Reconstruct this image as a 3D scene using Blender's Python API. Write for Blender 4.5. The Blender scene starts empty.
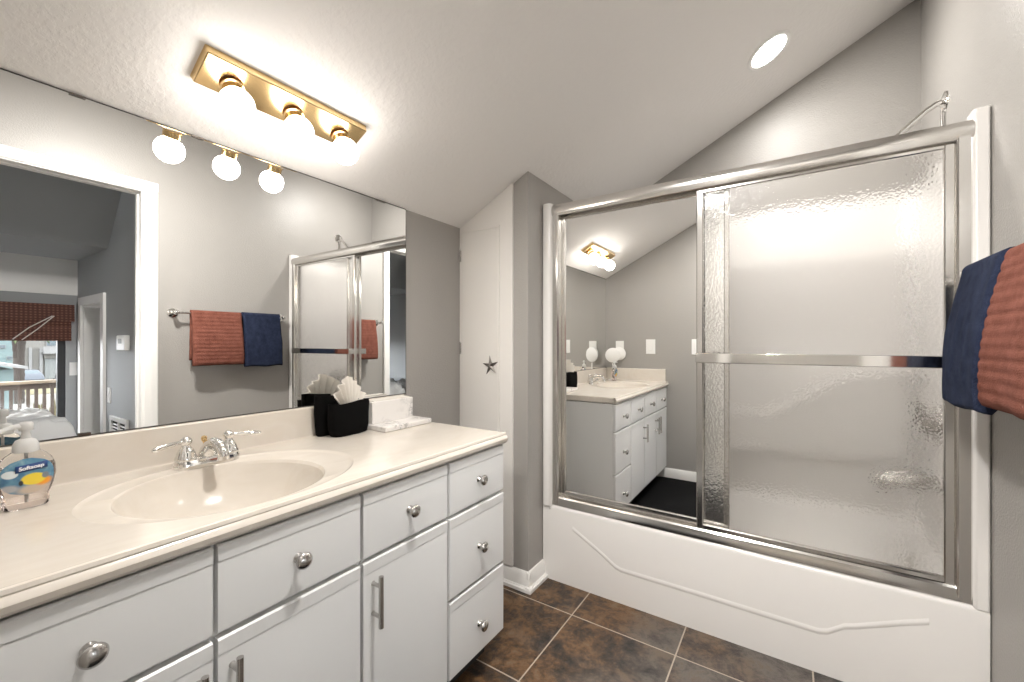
import bpy, bmesh, math, random
from mathutils import Vector, Matrix, noise

random.seed(7)
sc = bpy.context.scene
COL = sc.collection
PI = math.pi

# ------------------------------------------------------------------ camera
PSI = math.radians(33.5105)
cam_d = bpy.data.cameras.new('camera')
cam = bpy.data.objects.new('camera', cam_d)
COL.objects.link(cam)
cam.location = (1.4351, 0.0, 1.1583)
cam.rotation_euler = (math.radians(90), 0, PSI)
cam_d.sensor_width = 36.0
cam_d.lens = 14.746
cam_d.shift_y = 0.00205
cam_d.clip_start = 0.004
cam_d.clip_end = 400
sc.camera = cam

# ------------------------------------------------------------------ world, sun, exposure
w = bpy.data.worlds.new('daylight')
sc.world = w
w.use_nodes = True
bg = w.node_tree.nodes['Background']
bg.inputs[0].default_value = (0.93, 0.96, 1.0, 1)
bg.inputs[1].default_value = 4.8
sun_d = bpy.data.lights.new('sun', 'SUN')
sun_d.energy = 2.5
sun_d.angle = 0.02
sun_d.color = (1.0, 0.95, 0.88)
sun = bpy.data.objects.new('sun', sun_d)
COL.objects.link(sun)
sun.rotation_euler = (math.radians(50), 0, math.radians(60))
vs = sc.view_settings
vs.view_transform = 'Standard'
vs.look = 'None'
vs.gamma = 1.0
vs.exposure = 0.88
try:
    vs.use_curve_mapping = False
except Exception:
    pass
sc.cycles.glossy_bounces = 8
sc.cycles.max_bounces = 14
sc.cycles.transmission_bounces = 12
BULB_STRENGTH = 11.5
BULB_COLOR = (1.0, 0.95, 0.89)
DOWN_STRENGTH = 14.0
DOWN_COLOR = (1.0, 0.97, 0.93)
DOWN_TUB, DOWN_FRONT, FILL_BACK = 4.4, 18.5, 66.0     # watts

# ------------------------------------------------------------------ measured layout
Z0, S = 1.757, 0.510            # ceiling height at the mirror wall, slope along x
W = 1.9347                      # right wall
XS = 0.4104                     # corner of the closet block
YC = 1.684                      # closet wall
YT = 1.822                      # apron / flange face
YB = 2.625                      # alcove back wall
YBK = -0.0146                   # wall behind the camera
ZC = 0.8276                     # counter top
XD = 0.5557                     # drawer fronts
YE = 1.280                      # counter end
FLB = -0.5                      # sunken bedroom floor
XR = W + 0.115                  # bedroom side of right wall
XF = 3.99                       # bedroom far wall
def zceil(x): return Z0 + S * x

# ------------------------------------------------------------------ materials
def newmat(name):
    m = bpy.data.materials.new(name)
    m.use_nodes = True
    nt = m.node_tree
    b = nt.nodes['Principled BSDF']
    return m, nt, b

def N(nt, typ, **kw):
    n = nt.nodes.new(typ)
    for k, v in kw.items():
        setattr(n, k, v)
    return n

def noise_tex(nt, scale, detail=3.0, rough=0.5, coord='Object', stretch=None):
    tc = N(nt, 'ShaderNodeTexCoord')
    no = N(nt, 'ShaderNodeTexNoise')
    no.inputs['Scale'].default_value = scale
    no.inputs['Detail'].default_value = detail
    no.inputs['Roughness'].default_value = rough
    if stretch:
        mp = N(nt, 'ShaderNodeMapping')
        mp.inputs['Scale'].default_value = stretch
        nt.links.new(tc.outputs[coord], mp.inputs[0])
        nt.links.new(mp.outputs[0], no.inputs['Vector'])
    else:
        nt.links.new(tc.outputs[coord], no.inputs['Vector'])
    return no

def bump(nt, b, height, strength, dist):
    bp = N(nt, 'ShaderNodeBump')
    bp.inputs['Strength'].default_value = strength
    bp.inputs['Distance'].default_value = dist
    nt.links.new(height, bp.inputs['Height'])
    nt.links.new(bp.outputs[0], b.inputs['Normal'])
    return bp

def ramp(nt, fac, stops):
    r = N(nt, 'ShaderNodeValToRGB')
    cr = r.color_ramp
    while len(cr.elements) < len(stops):
        cr.elements.new(0.5)
    for e, (p, c) in zip(cr.elements, stops):
        e.position = p
        e.color = (*c, 1)
    nt.links.new(fac, r.inputs[0])
    return r

def plain(name, col, rough=0.5, metal=0.0, bumps=None, vary=0.0, spec=None, coat=0.0):
    m, nt, b = newmat(name)
    b.inputs['Base Color'].default_value = (*col, 1)
    b.inputs['Roughness'].default_value = rough
    b.inputs['Metallic'].default_value = metal
    if spec is not None:
        b.inputs['Specular IOR Level'].default_value = spec
    if coat:
        b.inputs['Coat Weight'].default_value = coat
        b.inputs['Coat Roughness'].default_value = 0.08
    if bumps:
        sc_, st, di = bumps
        no = noise_tex(nt, sc_, 4)
        bump(nt, b, no.outputs['Fac'], st, di)
    if vary:
        n2 = noise_tex(nt, 3.0, 3)
        r = ramp(nt, n2.outputs['Fac'], [(0.3, tuple(c * (1 - vary) for c in col)), (0.7, tuple(min(1, c * (1 + vary)) for c in col))])
        nt.links.new(r.outputs[0], b.inputs['Base Color'])
    return m

M = {}
M['wall'] = plain('grey_wall_paint', (0.355, 0.338, 0.316), 0.38, bumps=(150, 0.5, 0.0030))
M['bedwall'] = plain('bedroom_grey_paint', (0.36, 0.37, 0.375), 0.55, bumps=(160, 0.3, 0.0015))
M['trim'] = plain('white_trim_paint', (0.80, 0.785, 0.76), 0.38, bumps=(60, 0.05, 0.001))
M['door'] = plain('white_door_paint', (0.76, 0.735, 0.70), 0.42, bumps=(90, 0.08, 0.001))
M['cab'] = plain('white_cabinet_paint', (0.70, 0.70, 0.692), 0.36, bumps=(70, 0.04, 0.0008))
M['dark'] = plain('shade_and_tyre_black', (0.02, 0.018, 0.016), 0.8)  # near-black for tyres and for shade painted into recesses
M['fiber'] = plain('white_fiberglass', (0.77, 0.748, 0.724), 0.22, bumps=(9, 0.05, 0.002), coat=0.3)
M['chrome'] = plain('polished_chrome', (0.82, 0.81, 0.79), 0.07, 1.0)
M['alu'] = plain('bright_aluminium', (0.78, 0.765, 0.74), 0.16, 1.0)
M['nickel'] = plain('brushed_nickel', (0.52, 0.50, 0.48), 0.24, 1.0)
M['brass'] = plain('polished_brass', (0.80, 0.58, 0.30), 0.20, 1.0)
M['pewter'] = plain('dark_pewter', (0.16, 0.145, 0.13), 0.38, 0.8)
M['brown'] = plain('brown_plastic', (0.05, 0.032, 0.022), 0.45)
M['mirror'] = plain('silvered_glass', (0.93, 0.935, 0.93), 0.0, 1.0)
M['whiteplastic'] = plain('white_plastic', (0.84, 0.83, 0.81), 0.35)
M['frostgrey'] = plain('grey_display', (0.35, 0.36, 0.34), 0.4)
M['black'] = plain('black_velvet_cloth', (0.003, 0.0028, 0.0028), 0.9, spec=0.1, bumps=(400, 0.5, 0.002))
M['rug'] = plain('black_bath_rug_pile', (0.006, 0.006, 0.0065), 0.95, spec=0.15, bumps=(220, 1.0, 0.01))
M['linen'] = plain('cream_terry_cloth', (0.72, 0.68, 0.62), 0.9, bumps=(500, 0.5, 0.002))
M['blackmetal'] = plain('black_window_frame', (0.03, 0.032, 0.035), 0.4)
M['bedfloor'] = plain('bedroom_carpet', (0.36, 0.33, 0.29), 0.95, bumps=(250, 0.6, 0.006))
M['comforter'] = plain('light_grey_comforter', (0.66, 0.66, 0.66), 0.85, bumps=(60, 0.3, 0.004))
M['concrete'] = plain('pale_ground', (0.09, 0.086, 0.075), 0.9, vary=0.1)

# ceiling: white knock-down plaster
m, nt, b = newmat('white_plaster_ceiling')
b.inputs['Base Color'].default_value = (0.84, 0.82, 0.80, 1)
b.inputs['Roughness'].default_value = 0.7
n1 = noise_tex(nt, 55, 4, 0.55)
n2 = noise_tex(nt, 5, 2)
mul = N(nt, 'ShaderNodeMath', operation='MULTIPLY')
r1 = ramp(nt, n1.outputs['Fac'], [(0.42, (0, 0, 0)), (0.62, (1, 1, 1))])
nt.links.new(r1.outputs[0], mul.inputs[0])
nt.links.new(n2.outputs['Fac'], mul.inputs[1])
bump(nt, b, mul.outputs[0], 0.34, 0.003)
M['ceil'] = m

# cultured marble
m, nt, b = newmat('cream_cultured_marble')
b.inputs['Roughness'].default_value = 0.19
n1 = noise_tex(nt, 6, 6, 0.6, stretch=(1.0, 0.5, 1.0))
n1.inputs['Distortion'].default_value = 1.4
r = ramp(nt, n1.outputs['Fac'], [(0.25, (0.64, 0.575, 0.50)), (0.5, (0.685, 0.632, 0.565)), (0.62, (0.66, 0.602, 0.528)), (0.8, (0.705, 0.662, 0.602))])
nt.links.new(r.outputs[0], b.inputs['Base Color'])
M['marble'] = m

# slate-look floor tiles on a square grid (0.42 m), pale grout
m, nt, b = newmat('slate_floor_tile')
tc = N(nt, 'ShaderNodeTexCoord')
sep = N(nt, 'ShaderNodeSeparateXYZ')
nt.links.new(tc.outputs['Object'], sep.inputs[0])
def mth(op, a, bb=None):
    n = N(nt, 'ShaderNodeMath', operation=op)
    if isinstance(a, (int, float)): n.inputs[0].default_value = a
    else: nt.links.new(a, n.inputs[0])
    if bb is not None:
        if isinstance(bb, (int, float)): n.inputs[1].default_value = bb
        else: nt.links.new(bb, n.inputs[1])
    return n.outputs[0]
tx = mth('DIVIDE', mth('SUBTRACT', sep.outputs[0], 0.661), 0.421)
ty = mth('DIVIDE', mth('SUBTRACT', sep.outputs[1], 1.631), 0.421)
fx, fy = mth('FLOOR', tx), mth('FLOOR', ty)
cx, cy = mth('FRACT', tx), mth('FRACT', ty)
ex = mth('MINIMUM', cx, mth('SUBTRACT', 1.0, cx))
ey = mth('MINIMUM', cy, mth('SUBTRACT', 1.0, cy))
edge = mth('MINIMUM', ex, ey)
grout = mth('LESS_THAN', edge, 0.0062)
idv = N(nt, 'ShaderNodeCombineXYZ')
nt.links.new(fx, idv.inputs[0]); nt.links.new(fy, idv.inputs[1])
wn = N(nt, 'ShaderNodeTexWhiteNoise', noise_dimensions='3D')
nt.links.new(idv.outputs[0], wn.inputs['Vector'])
offs = N(nt, 'ShaderNodeVectorMath', operation='SCALE')
nt.links.new(wn.outputs['Color'], offs.inputs[0]); offs.inputs['Scale'].default_value = 9.0
addv = N(nt, 'ShaderNodeVectorMath', operation='ADD')
nt.links.new(tc.outputs['Object'], addv.inputs[0]); nt.links.new(offs.outputs[0], addv.inputs[1])
na = N(nt, 'ShaderNodeTexNoise'); na.inputs['Scale'].default_value = 7.5; na.inputs['Detail'].default_value = 12; na.inputs['Roughness'].default_value = 0.72; na.inputs['Distortion'].default_value = 0.35
nb = N(nt, 'ShaderNodeTexNoise'); nb.inputs['Scale'].default_value = 2.6; nb.inputs['Detail'].default_value = 3
nt.links.new(addv.outputs[0], na.inputs['Vector']); nt.links.new(addv.outputs[0], nb.inputs['Vector'])
nc = N(nt, 'ShaderNodeTexNoise'); nc.inputs['Scale'].default_value = 34.0; nc.inputs['Detail'].default_value = 6; nc.inputs['Roughness'].default_value = 0.7
nt.links.new(addv.outputs[0], nc.inputs['Vector'])
fine = mth('ADD', na.outputs['Fac'], mth('MULTIPLY', mth('SUBTRACT', nc.outputs['Fac'], 0.5), 0.55))
ra = ramp(nt, fine, [(0.33, (0.010, 0.008, 0.008)), (0.43, (0.038, 0.024, 0.016)), (0.51, (0.088, 0.047, 0.022)), (0.59, (0.145, 0.076, 0.032)), (0.70, (0.155, 0.112, 0.075))])
rb = ramp(nt, fine, [(0.32, (0.028, 0.024, 0.022)), (0.46, (0.075, 0.063, 0.054)), (0.58, (0.125, 0.107, 0.092)), (0.72, (0.115, 0.082, 0.055))])
mixf = ramp(nt, mth('ADD', mth('MULTIPLY', nb.outputs['Fac'], 0.9), mth('MULTIPLY', tx, 0.16)), [(0.47, (0, 0, 0)), (0.66, (1, 1, 1))])
mx = N(nt, 'ShaderNodeMix', data_type='RGBA')
nt.links.new(mixf.outputs[0], mx.inputs['Factor'])
nt.links.new(ra.outputs[0], mx.inputs['A']); nt.links.new(rb.outputs[0], mx.inputs['B'])
mx2 = N(nt, 'ShaderNodeMix', data_type='RGBA')
nt.links.new(grout, mx2.inputs['Factor'])
nt.links.new(mx.outputs['Result'], mx2.inputs['A']); mx2.inputs['B'].default_value = (0.42, 0.36, 0.29, 1)
nt.links.new(mx2.outputs['Result'], b.inputs['Base Color'])
b.inputs['Roughness'].default_value = 0.42
hh = mth('SUBTRACT', fine, mth('MULTIPLY', grout, 0.5))
bump(nt, b, hh, 0.5, 0.010)
M['tile'] = m

# obscure glass
m, nt, b = newmat('pebbled_obscure_glass')
b.inputs['Base Color'].default_value = (1.0, 0.995, 0.985, 1)
b.inputs['Transmission Weight'].default_value = 1.0
b.inputs['Roughness'].default_value = 0.16
b.inputs['IOR'].default_value = 1.38
vo = N(nt, 'ShaderNodeTexVoronoi', feature='SMOOTH_F1')
vo.inputs['Scale'].default_value = 150
tc2 = N(nt, 'ShaderNodeTexCoord')
nt.links.new(tc2.outputs['Object'], vo.inputs['Vector'])
bump(nt, b, vo.outputs['Distance'], 0.35, 0.003)
M['frost'] = m

def glassy(name, col, rough=0.0, ior=1.4):
    m, nt, b = newmat(name)
    b.inputs['Base Color'].default_value = (*col, 1)
    b.inputs['Transmission Weight'].default_value = 1.0
    b.inputs['Roughness'].default_value = rough
    b.inputs['IOR'].default_value = ior
    return m
M['clear'] = glassy('clear_plastic', (0.97, 0.97, 0.97), 0.02, 1.3)
M['soap'] = glassy('pink_clear_soap', (0.97, 0.90, 0.885), 0.02, 1.33)
M['frostplastic'] = glassy('milky_plastic', (0.86, 0.86, 0.85), 0.45, 1.3)
M['frostplastic'].node_tree.nodes['Principled BSDF'].inputs['Transmission Weight'].default_value = 0.45

def emit(name, col, s):
    m, nt, b = newmat(name)
    b.inputs['Base Color'].default_value = (0.9, 0.9, 0.9, 1)
    b.inputs['Emission Color'].default_value = (*col, 1)
    b.inputs['Emission Strength'].default_value = s
    return m
M['bulb'] = emit('lit_frosted_bulb', BULB_COLOR, BULB_STRENGTH)
M['down'] = emit('lit_downlight_lens', DOWN_COLOR, DOWN_STRENGTH)

def terry(name, c1, c2, sc_=300):
    m, nt, b = newmat(name)
    n1 = noise_tex(nt, 25, 5, 0.7)
    r = ramp(nt, n1.outputs['Fac'], [(0.3, c1), (0.7, c2)])
    nt.links.new(r.outputs[0], b.inputs['Base Color'])
    b.inputs['Roughness'].default_value = 0.95
    b.inputs['Specular IOR Level'].default_value = 0.15
    n2 = noise_tex(nt, sc_, 3)
    bump(nt, b, n2.outputs['Fac'], 0.8, 0.004)
    return m
M['rust'] = terry('rust_terry', (0.14, 0.047, 0.031), (0.22, 0.083, 0.060))
M['navy'] = terry('navy_terry', (0.010, 0.014, 0.032), (0.027, 0.036, 0.069))

# woven bamboo shade
m, nt, b = newmat('woven_bamboo')
tc = N(nt, 'ShaderNodeTexCoord')
wv = N(nt, 'ShaderNodeTexWave', wave_type='BANDS', bands_direction='Z'); wv.inputs['Scale'].default_value = 14; wv.inputs['Distortion'].default_value = 0.6
wv2 = N(nt, 'ShaderNodeTexWave', wave_type='BANDS', bands_direction='Y'); wv2.inputs['Scale'].default_value = 12
nt.links.new(tc.outputs['Object'], wv.inputs[0]); nt.links.new(tc.outputs['Object'], wv2.inputs[0])
mm = N(nt, 'ShaderNodeMath', operation='MULTIPLY'); nt.links.new(wv.outputs['Fac'], mm.inputs[0]); nt.links.new(wv2.outputs['Fac'], mm.inputs[1])
r = ramp(nt, mm.outputs[0], [(0.0, (0.085, 0.028, 0.018)), (0.6, (0.17, 0.062, 0.038)), (1.0, (0.26, 0.13, 0.085))])
nt.links.new(r.outputs[0], b.inputs['Base Color']); b.inputs['Roughness'].default_value = 0.7
M['bamboo'] = m

# veined stone look for the tray
m, nt, b = newmat('white_veined_stone')
n1 = noise_tex(nt, 22, 5, 0.6, stretch=(1, 1, 0.8)); n1.inputs['Distortion'].default_value = 2.2
r = ramp(nt, n1.outputs['Fac'], [(0.42, (0.78, 0.75, 0.72)), (0.50, (0.36, 0.345, 0.34)), (0.56, (0.78, 0.75, 0.72))])
n2 = noise_tex(nt, 9, 2)
r2 = ramp(nt, n2.outputs['Fac'], [(0.5, (0, 0, 0)), (0.62, (1, 1, 1))])
mx = N(nt, 'ShaderNodeMix', data_type='RGBA')
nt.links.new(r2.outputs[0], mx.inputs['Factor']); mx.inputs['A'].default_value = (0.80, 0.77, 0.74, 1); nt.links.new(r.outputs[0], mx.inputs['B'])
nt.links.new(mx.outputs['Result'], b.inputs['Base Color']); b.inputs['Roughness'].default_value = 0.3
M['stone'] = m

# ------------------------------------------------------------------ mesh helpers
class MB:
    """collects shapes and links them as one mesh object"""
    def __init__(s):
        s.v, s.f = [], []
    def add(s, vs, fs):
        o = len(s.v)
        s.v += [Vector(p) for p in vs]
        s.f += [tuple(i + o for i in f) for f in fs]
        return s
    def box(s, x0, x1, y0, y1, z0, z1):
        vs = [(x, y, z) for x in (x0, x1) for y in (y0, y1) for z in (z0, z1)]
        fs = [(0, 1, 3, 2), (4, 6, 7, 5), (0, 4, 5, 1), (2, 3, 7, 6), (0, 2, 6, 4), (1, 5, 7, 3)]
        return s.add(vs, fs)
    def prism(s, poly, axis, a, b):
        """poly: 2-D loop; axis 'y': poly is (x,z); axis 'x': (y,z); axis 'z': (x,y)"""
        def P(p, t):
            if axis == 'y': return (p[0], t, p[1])
            if axis == 'x': return (t, p[0], p[1])
            return (p[0], p[1], t)
        n = len(poly)
        vs = [P(p, a) for p in poly] + [P(p, b) for p in poly]
        fs = [tuple(range(n)), tuple(range(2 * n - 1, n - 1, -1))]
        fs += [(i, n + i, n + (i + 1) % n, (i + 1) % n) for i in range(n)]
        return s.add(vs, fs)
    def lathe(s, prof, org, axis=(0, 0, 1), n=32, caps=True):
        """prof: list of (radius, distance along axis)"""
        ax = Vector(axis).normalized()
        t = Vector((1, 0, 0)) if abs(ax.x) < 0.9 else Vector((0, 1, 0))
        u = ax.cross(t).normalized(); v = ax.cross(u)
        org = Vector(org)
        vs = []
        for r, h in prof:
            for k in range(n):
                a = 2 * PI * k / n
                vs.append(org + ax * h + (u * math.cos(a) + v * math.sin(a)) * max(r, 1e-5))
        fs = []
        for j in range(len(prof) - 1):
            for k in range(n):
                k2 = (k + 1) % n
                fs.append((j * n + k, j * n + k2, (j + 1) * n + k2, (j + 1) * n + k))
        if caps:
            fs.append(tuple(range(n - 1, -1, -1)))
            L = (len(prof) - 1) * n
            fs.append(tuple(L + k for k in range(n)))
        return s.add(vs, fs)
    def tube(s, pts, rad, n=14):
        pts = [Vector(p) for p in pts]
        rads = rad if isinstance(rad, (list, tuple)) else [rad] * len(pts)
        prev = None
        vs, fs = [], []
        for i, p in enumerate(pts):
            d = (pts[min(i + 1, len(pts) - 1)] - pts[max(i - 1, 0)]).normalized()
            if prev is None:
                t = Vector((0, 0, 1)) if abs(d.z) < 0.9 else Vector((1, 0, 0))
                u = d.cross(t).normalized()
            else:
                u = (prev - d * prev.dot(d)).normalized()
            prev = u
            v = d.cross(u)
            for k in range(n):
                a = 2 * PI * k / n
                vs.append(p + (u * math.cos(a) + v * math.sin(a)) * rads[i])
        for i in range(len(pts) - 1):
            for k in range(n):
                k2 = (k + 1) % n
                fs.append((i * n + k, i * n + k2, (i + 1) * n + k2, (i + 1) * n + k))
        fs.append(tuple(range(n - 1, -1, -1)))
        L = (len(pts) - 1) * n
        fs.append(tuple(L + k for k in range(n)))
        return s.add(vs, fs)
    def sphere(s, c, r, n=28, m=18, scale=(1, 1, 1)):
        c = Vector(c)
        vs, fs = [c + Vector((0, 0, -r * scale[2]))], []
        for j in range(1, m):
            t = -PI / 2 + PI * j / m
            for k in range(n):
                a = 2 * PI * k / n
                vs.append(c + Vector((r * math.cos(t) * math.cos(a) * scale[0], r * math.cos(t) * math.sin(a) * scale[1], r * math.sin(t) * scale[2])))
        vs.append(c + Vector((0, 0, r * scale[2])))
        for k in range(n):
            fs.append((0, 1 + (k + 1) % n, 1 + k))
        for j in range(m - 2):
            for k in range(n):
                a, bb = 1 + j * n + k, 1 + j * n + (k + 1) % n
                fs.append((a, bb, bb + n, a + n))
        L = len(vs) - 1
        for k in range(n):
            fs.append((L, L - n + k, L - n + (k + 1) % n))
        return s.add(vs, fs)
    def grid(s, rows, closed=False):
        """rows: list of equally long point lists"""
        n = len(rows[0])
        vs = [p for r in rows for p in r]
        fs = []
        for i in range(len(rows) - 1):
            for k in range(n if closed else n - 1):
                k2 = (k + 1) % n
                fs.append((i * n + k, i * n + k2, (i + 1) * n + k2, (i + 1) * n + k))
        return s.add(vs, fs)
    def build(s, name, mat, parent=None, bevel=0.0, smooth=True, seg=2, angle=35, subsurf=0):
        off = base_of(parent)
        me = bpy.data.meshes.new(name)
        me.from_pydata([tuple(p - off) for p in s.v], [], s.f)
        bm = bmesh.new(); bm.from_mesh(me)
        bmesh.ops.recalc_face_normals(bm, faces=bm.faces)
        bm.to_mesh(me); bm.free()
        if mat: me.materials.append(M[mat] if isinstance(mat, str) else mat)
        if smooth:
            for p in me.polygons: p.use_smooth = True
            me.set_sharp_from_angle(angle=math.radians(angle))
        o = bpy.data.objects.new(name, me)
        COL.objects.link(o)
        if parent: o.parent = parent
        if bevel:
            md = o.modifiers.new('edge', 'BEVEL'); md.width = bevel; md.segments = seg; md.limit_method = 'ANGLE'; md.angle_limit = math.radians(40)
            md.harden_normals = False
        if subsurf:
            md = o.modifiers.new('smooth', 'SUBSURF'); md.levels = subsurf; md.render_levels = subsurf
        return o

BASE = {}
def base_of(o):
    off = Vector((0, 0, 0))
    while o is not None:
        off += Vector(o.location)
        o = o.parent
    return off

def tag(o, label=None, cat=None, group=None, kind=None):
    if label: o['label'] = label
    if cat: o['category'] = cat
    if group: o['group'] = group
    if kind: o['kind'] = kind
    return o

def thing(name, label, cat, loc, group=None):
    o = bpy.data.objects.new(name, None)
    COL.objects.link(o)
    o.empty_display_size = 0.05
    o.location = loc
    return tag(o, label, cat, group)

def struct(name, mb, mat, parent=None, label=None, cat=None, **kw):
    o = mb.build(name, mat, parent, **kw)
    if parent is None:
        tag(o, label, cat, None, 'structure')
    return o

# ------------------------------------------------------------------ the room shell
struct('floor', MB().box(-0.1, XR, YBK - 0.1, YB + 0.1, -0.08, 0.0), 'tile', label='brown and grey slate tile floor with pale grout', cat='floor', smooth=False)
t = 0.12
struct('ceiling', MB().prism([(-0.1, zceil(-0.1)), (XR, zceil(XR)), (XR, zceil(XR) + t), (-0.1, zceil(-0.1) + t)], 'y', YBK - 0.1, YB + 0.1), 'ceil', label='sloping white textured plaster ceiling', cat='ceiling', smooth=False)
struct('wall_left', MB().box(-0.1, 0.0, YBK - 0.1, YB + 0.1, 0, zceil(0) + 0.01), 'wall', label='grey wall that carries the wide vanity mirror', cat='wall', smooth=False)
BX0, BX1, BZT = 1.03, 1.86, 2.08      # doorway the photograph is taken from
mb = MB().prism([(0.0, 0), (BX0, 0), (BX0, zceil(BX0) + 0.02), (0.0, zceil(0) + 0.02)], 'y', YBK - 0.1, YBK)
mb.prism([(BX1, 0), (XR, 0), (XR, zceil(XR) + 0.02), (BX1, zceil(BX1) + 0.02)], 'y', YBK - 0.1, YBK)
mb.prism([(BX0, BZT), (BX1, BZT), (BX1, zceil(BX1) + 0.02), (BX0, zceil(BX0) + 0.02)], 'y', YBK - 0.1, YBK)
struct('wall_back', mb, 'wall', label='grey wall at the near end of the vanity, seen in the shower mirror', cat='wall', smooth=False)
struct('wall_front', MB().prism([(0.0, 0), (XS, 0), (XS, zceil(XS) + 0.01), (0.0, zceil(0) + 0.01)], 'y', YC, YB + 0.1), 'wall', label='grey wall block holding the white closet door beside the tub', cat='wall', smooth=False)
struct('wall_alcove', MB().prism([(XS, 0), (W, 0), (W, zceil(W) + 0.02), (XS, zceil(XS) + 0.02)], 'y', YB, YB + 0.1), 'wall', label='grey back wall above the shower surround', cat='wall', smooth=False)
DO0, DO1, DOZ = 0.075, 0.905, 2.108     # door opening in the right wall
mb = MB()
mb.box(W, XR, YBK - 0.1, DO0, FLB, zceil(W))
mb.box(W, XR, DO1, YB + 0.1, FLB, zceil(W))
mb.box(W, XR, DO0, DO1, DOZ, zceil(W))
mb.box(W, XR, DO0, DO1, FLB, 0.0)
struct('wall_right', mb, 'wall', label='grey wall with the towel bar and the bedroom doorway', cat='wall', smooth=False)

# dressing room behind the camera, unseen, added to carry a fill lamp; doorway casing
mb = MB().box(BX0, BX0 + 0.012, YBK - 0.1, YBK, 0, BZT).box(BX1 - 0.012, BX1, YBK - 0.1, YBK, 0, BZT).box(BX0, BX1, YBK - 0.1, YBK, BZT - 0.012, BZT)
mb.box(BX0 - 0.06, BX0 + 0.005, YBK, YBK + 0.012, 0, BZT - 0.005).box(BX1 - 0.005, BX1 + 0.06, YBK, YBK + 0.012, 0, BZT - 0.005).box(BX0 - 0.06, BX1 + 0.06, YBK, YBK + 0.012, BZT - 0.005, BZT + 0.06)
struct('trim_5', mb, 'trim', label='white casing of the doorway behind the viewpoint', cat='door casing', smooth=False)
RY = -2.3
mb = MB().box(0.2, 0.3, RY, YBK - 0.1, 0, 2.5).box(2.6, 2.7, RY, YBK - 0.1, 0, 2.5).box(0.2, 2.7, RY - 0.1, RY, 0, 2.5).box(XR, 2.7, YBK - 0.1, YBK - 0.0, 0, 2.5)
struct('wall_dressing', mb, 'wall', label='pale walls of the added dressing room behind the viewpoint', cat='wall', smooth=False)
struct('floor_dressing', MB().box(0.2, 2.7, RY - 0.1, YBK - 0.1, -0.08, 0), 'bedfloor', label='carpet of the added dressing room behind the viewpoint', cat='floor', smooth=False)
struct('ceiling_dressing', MB().box(0.2, 2.7, RY - 0.1, YBK - 0.1, 2.5, 2.6), 'ceil', label='white ceiling of the added dressing room behind the viewpoint', cat='ceiling', smooth=False)

# door casing and jamb of the bedroom doorway (seen in the vanity mirror)
mb = MB()
def casing_prof(a, inner):      # profile as (distance from opening, thickness)
    return [(0.0, 0.0), (0.0, 0.010), (0.012, 0.016), (0.05, 0.020), (0.088, 0.020), (0.095, 0.014), (0.095, 0.0)]
cw = 0.076
k = cw / 0.095
for d, tk in (((DO1, 1)), ((DO0, -1))):
    prof = [(W - q, d + tk * p * k) for p, q in casing_prof(0, 0)]
    mb.prism([(a_, b_) for a_, b_ in prof], 'z', 0.0, DOZ + 0.0)
prof = [(W - q, DOZ + p * 0.062 / 0.095) for p, q in casing_prof(0, 0)]
mb.prism(prof, 'y', DO0 - cw, DO1 + cw)
mb.box(W - 0.001, XR + 0.001, DO1 - 0.004, DO1 + 0.001, 0, DOZ - 0.006)
mb.box(W - 0.001, XR + 0.001, DO0 - 0.001, DO0 + 0.004, 0, DOZ - 0.006)
mb.box(W - 0.0012, XR + 0.0012, DO0, DO1, DOZ - 0.006, DOZ + 0.001)
mb.box(W + 0.05, W + 0.085, DO1 - 0.012, DO1 - 0.003, 0, DOZ - 0.014)
mb.box(W + 0.05, W + 0.085, DO0, DO1 - 0.013, DOZ - 0.014, DOZ - 0.005)
struct('trim_1', mb, 'trim', label='white door casing around the bedroom doorway', cat='door casing', smooth=False, bevel=0.002)

# closet door with its flat white surround following the slope
cr = 0.329
mb = MB().prism([(0.0, 0.09), (cr, 0.09), (cr, zceil(cr)), (0.0, zceil(0))], 'y', YC - 0.012, YC + 0.004)
struct('trim_2', mb, 'door', label='flat white surround of the narrow closet door', cat='door casing', smooth=False, bevel=0.002)
cd = struct('door_1', MB().box(0.016, 0.249, YC - 0.017, YC - 0.0115, 0.09, 1.722), 'door', label='tall narrow white closet door with a star on it', cat='door', bevel=0.002)
mb = MB()
mb.box(0.010, 0.255, YC - 0.0165, YC - 0.012, 1.724, 1.733)
mb.box(0.251, 0.257, YC - 0.0185, YC - 0.012, 0.09, 1.733)
mb.box(0.009, 0.0145, YC - 0.0165, YC - 0.012, 0.09, 1.733)
mb.build('panel_trim', 'door', cd, bevel=0.001)
for hz in (1.608, 1.133, 0.35):
    mb = MB().tube([(0.010, YC - 0.020, hz - 0.03), (0.010, YC - 0.020, hz + 0.03)], 0.0036, 10)
    mb.box(0.010, 0.016, YC - 0.0195, YC - 0.017, hz - 0.028, hz + 0.028)
    tag(mb.build('hinge', 'nickel', cd), 'small steel hinge')

def base_prof(): return [(0.0, 0.0), (0.016, 0.0), (0.016, 0.052), (0.012, 0.060), (0.010, 0.078), (0.004, 0.085), (0.0, 0.085)]
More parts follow.
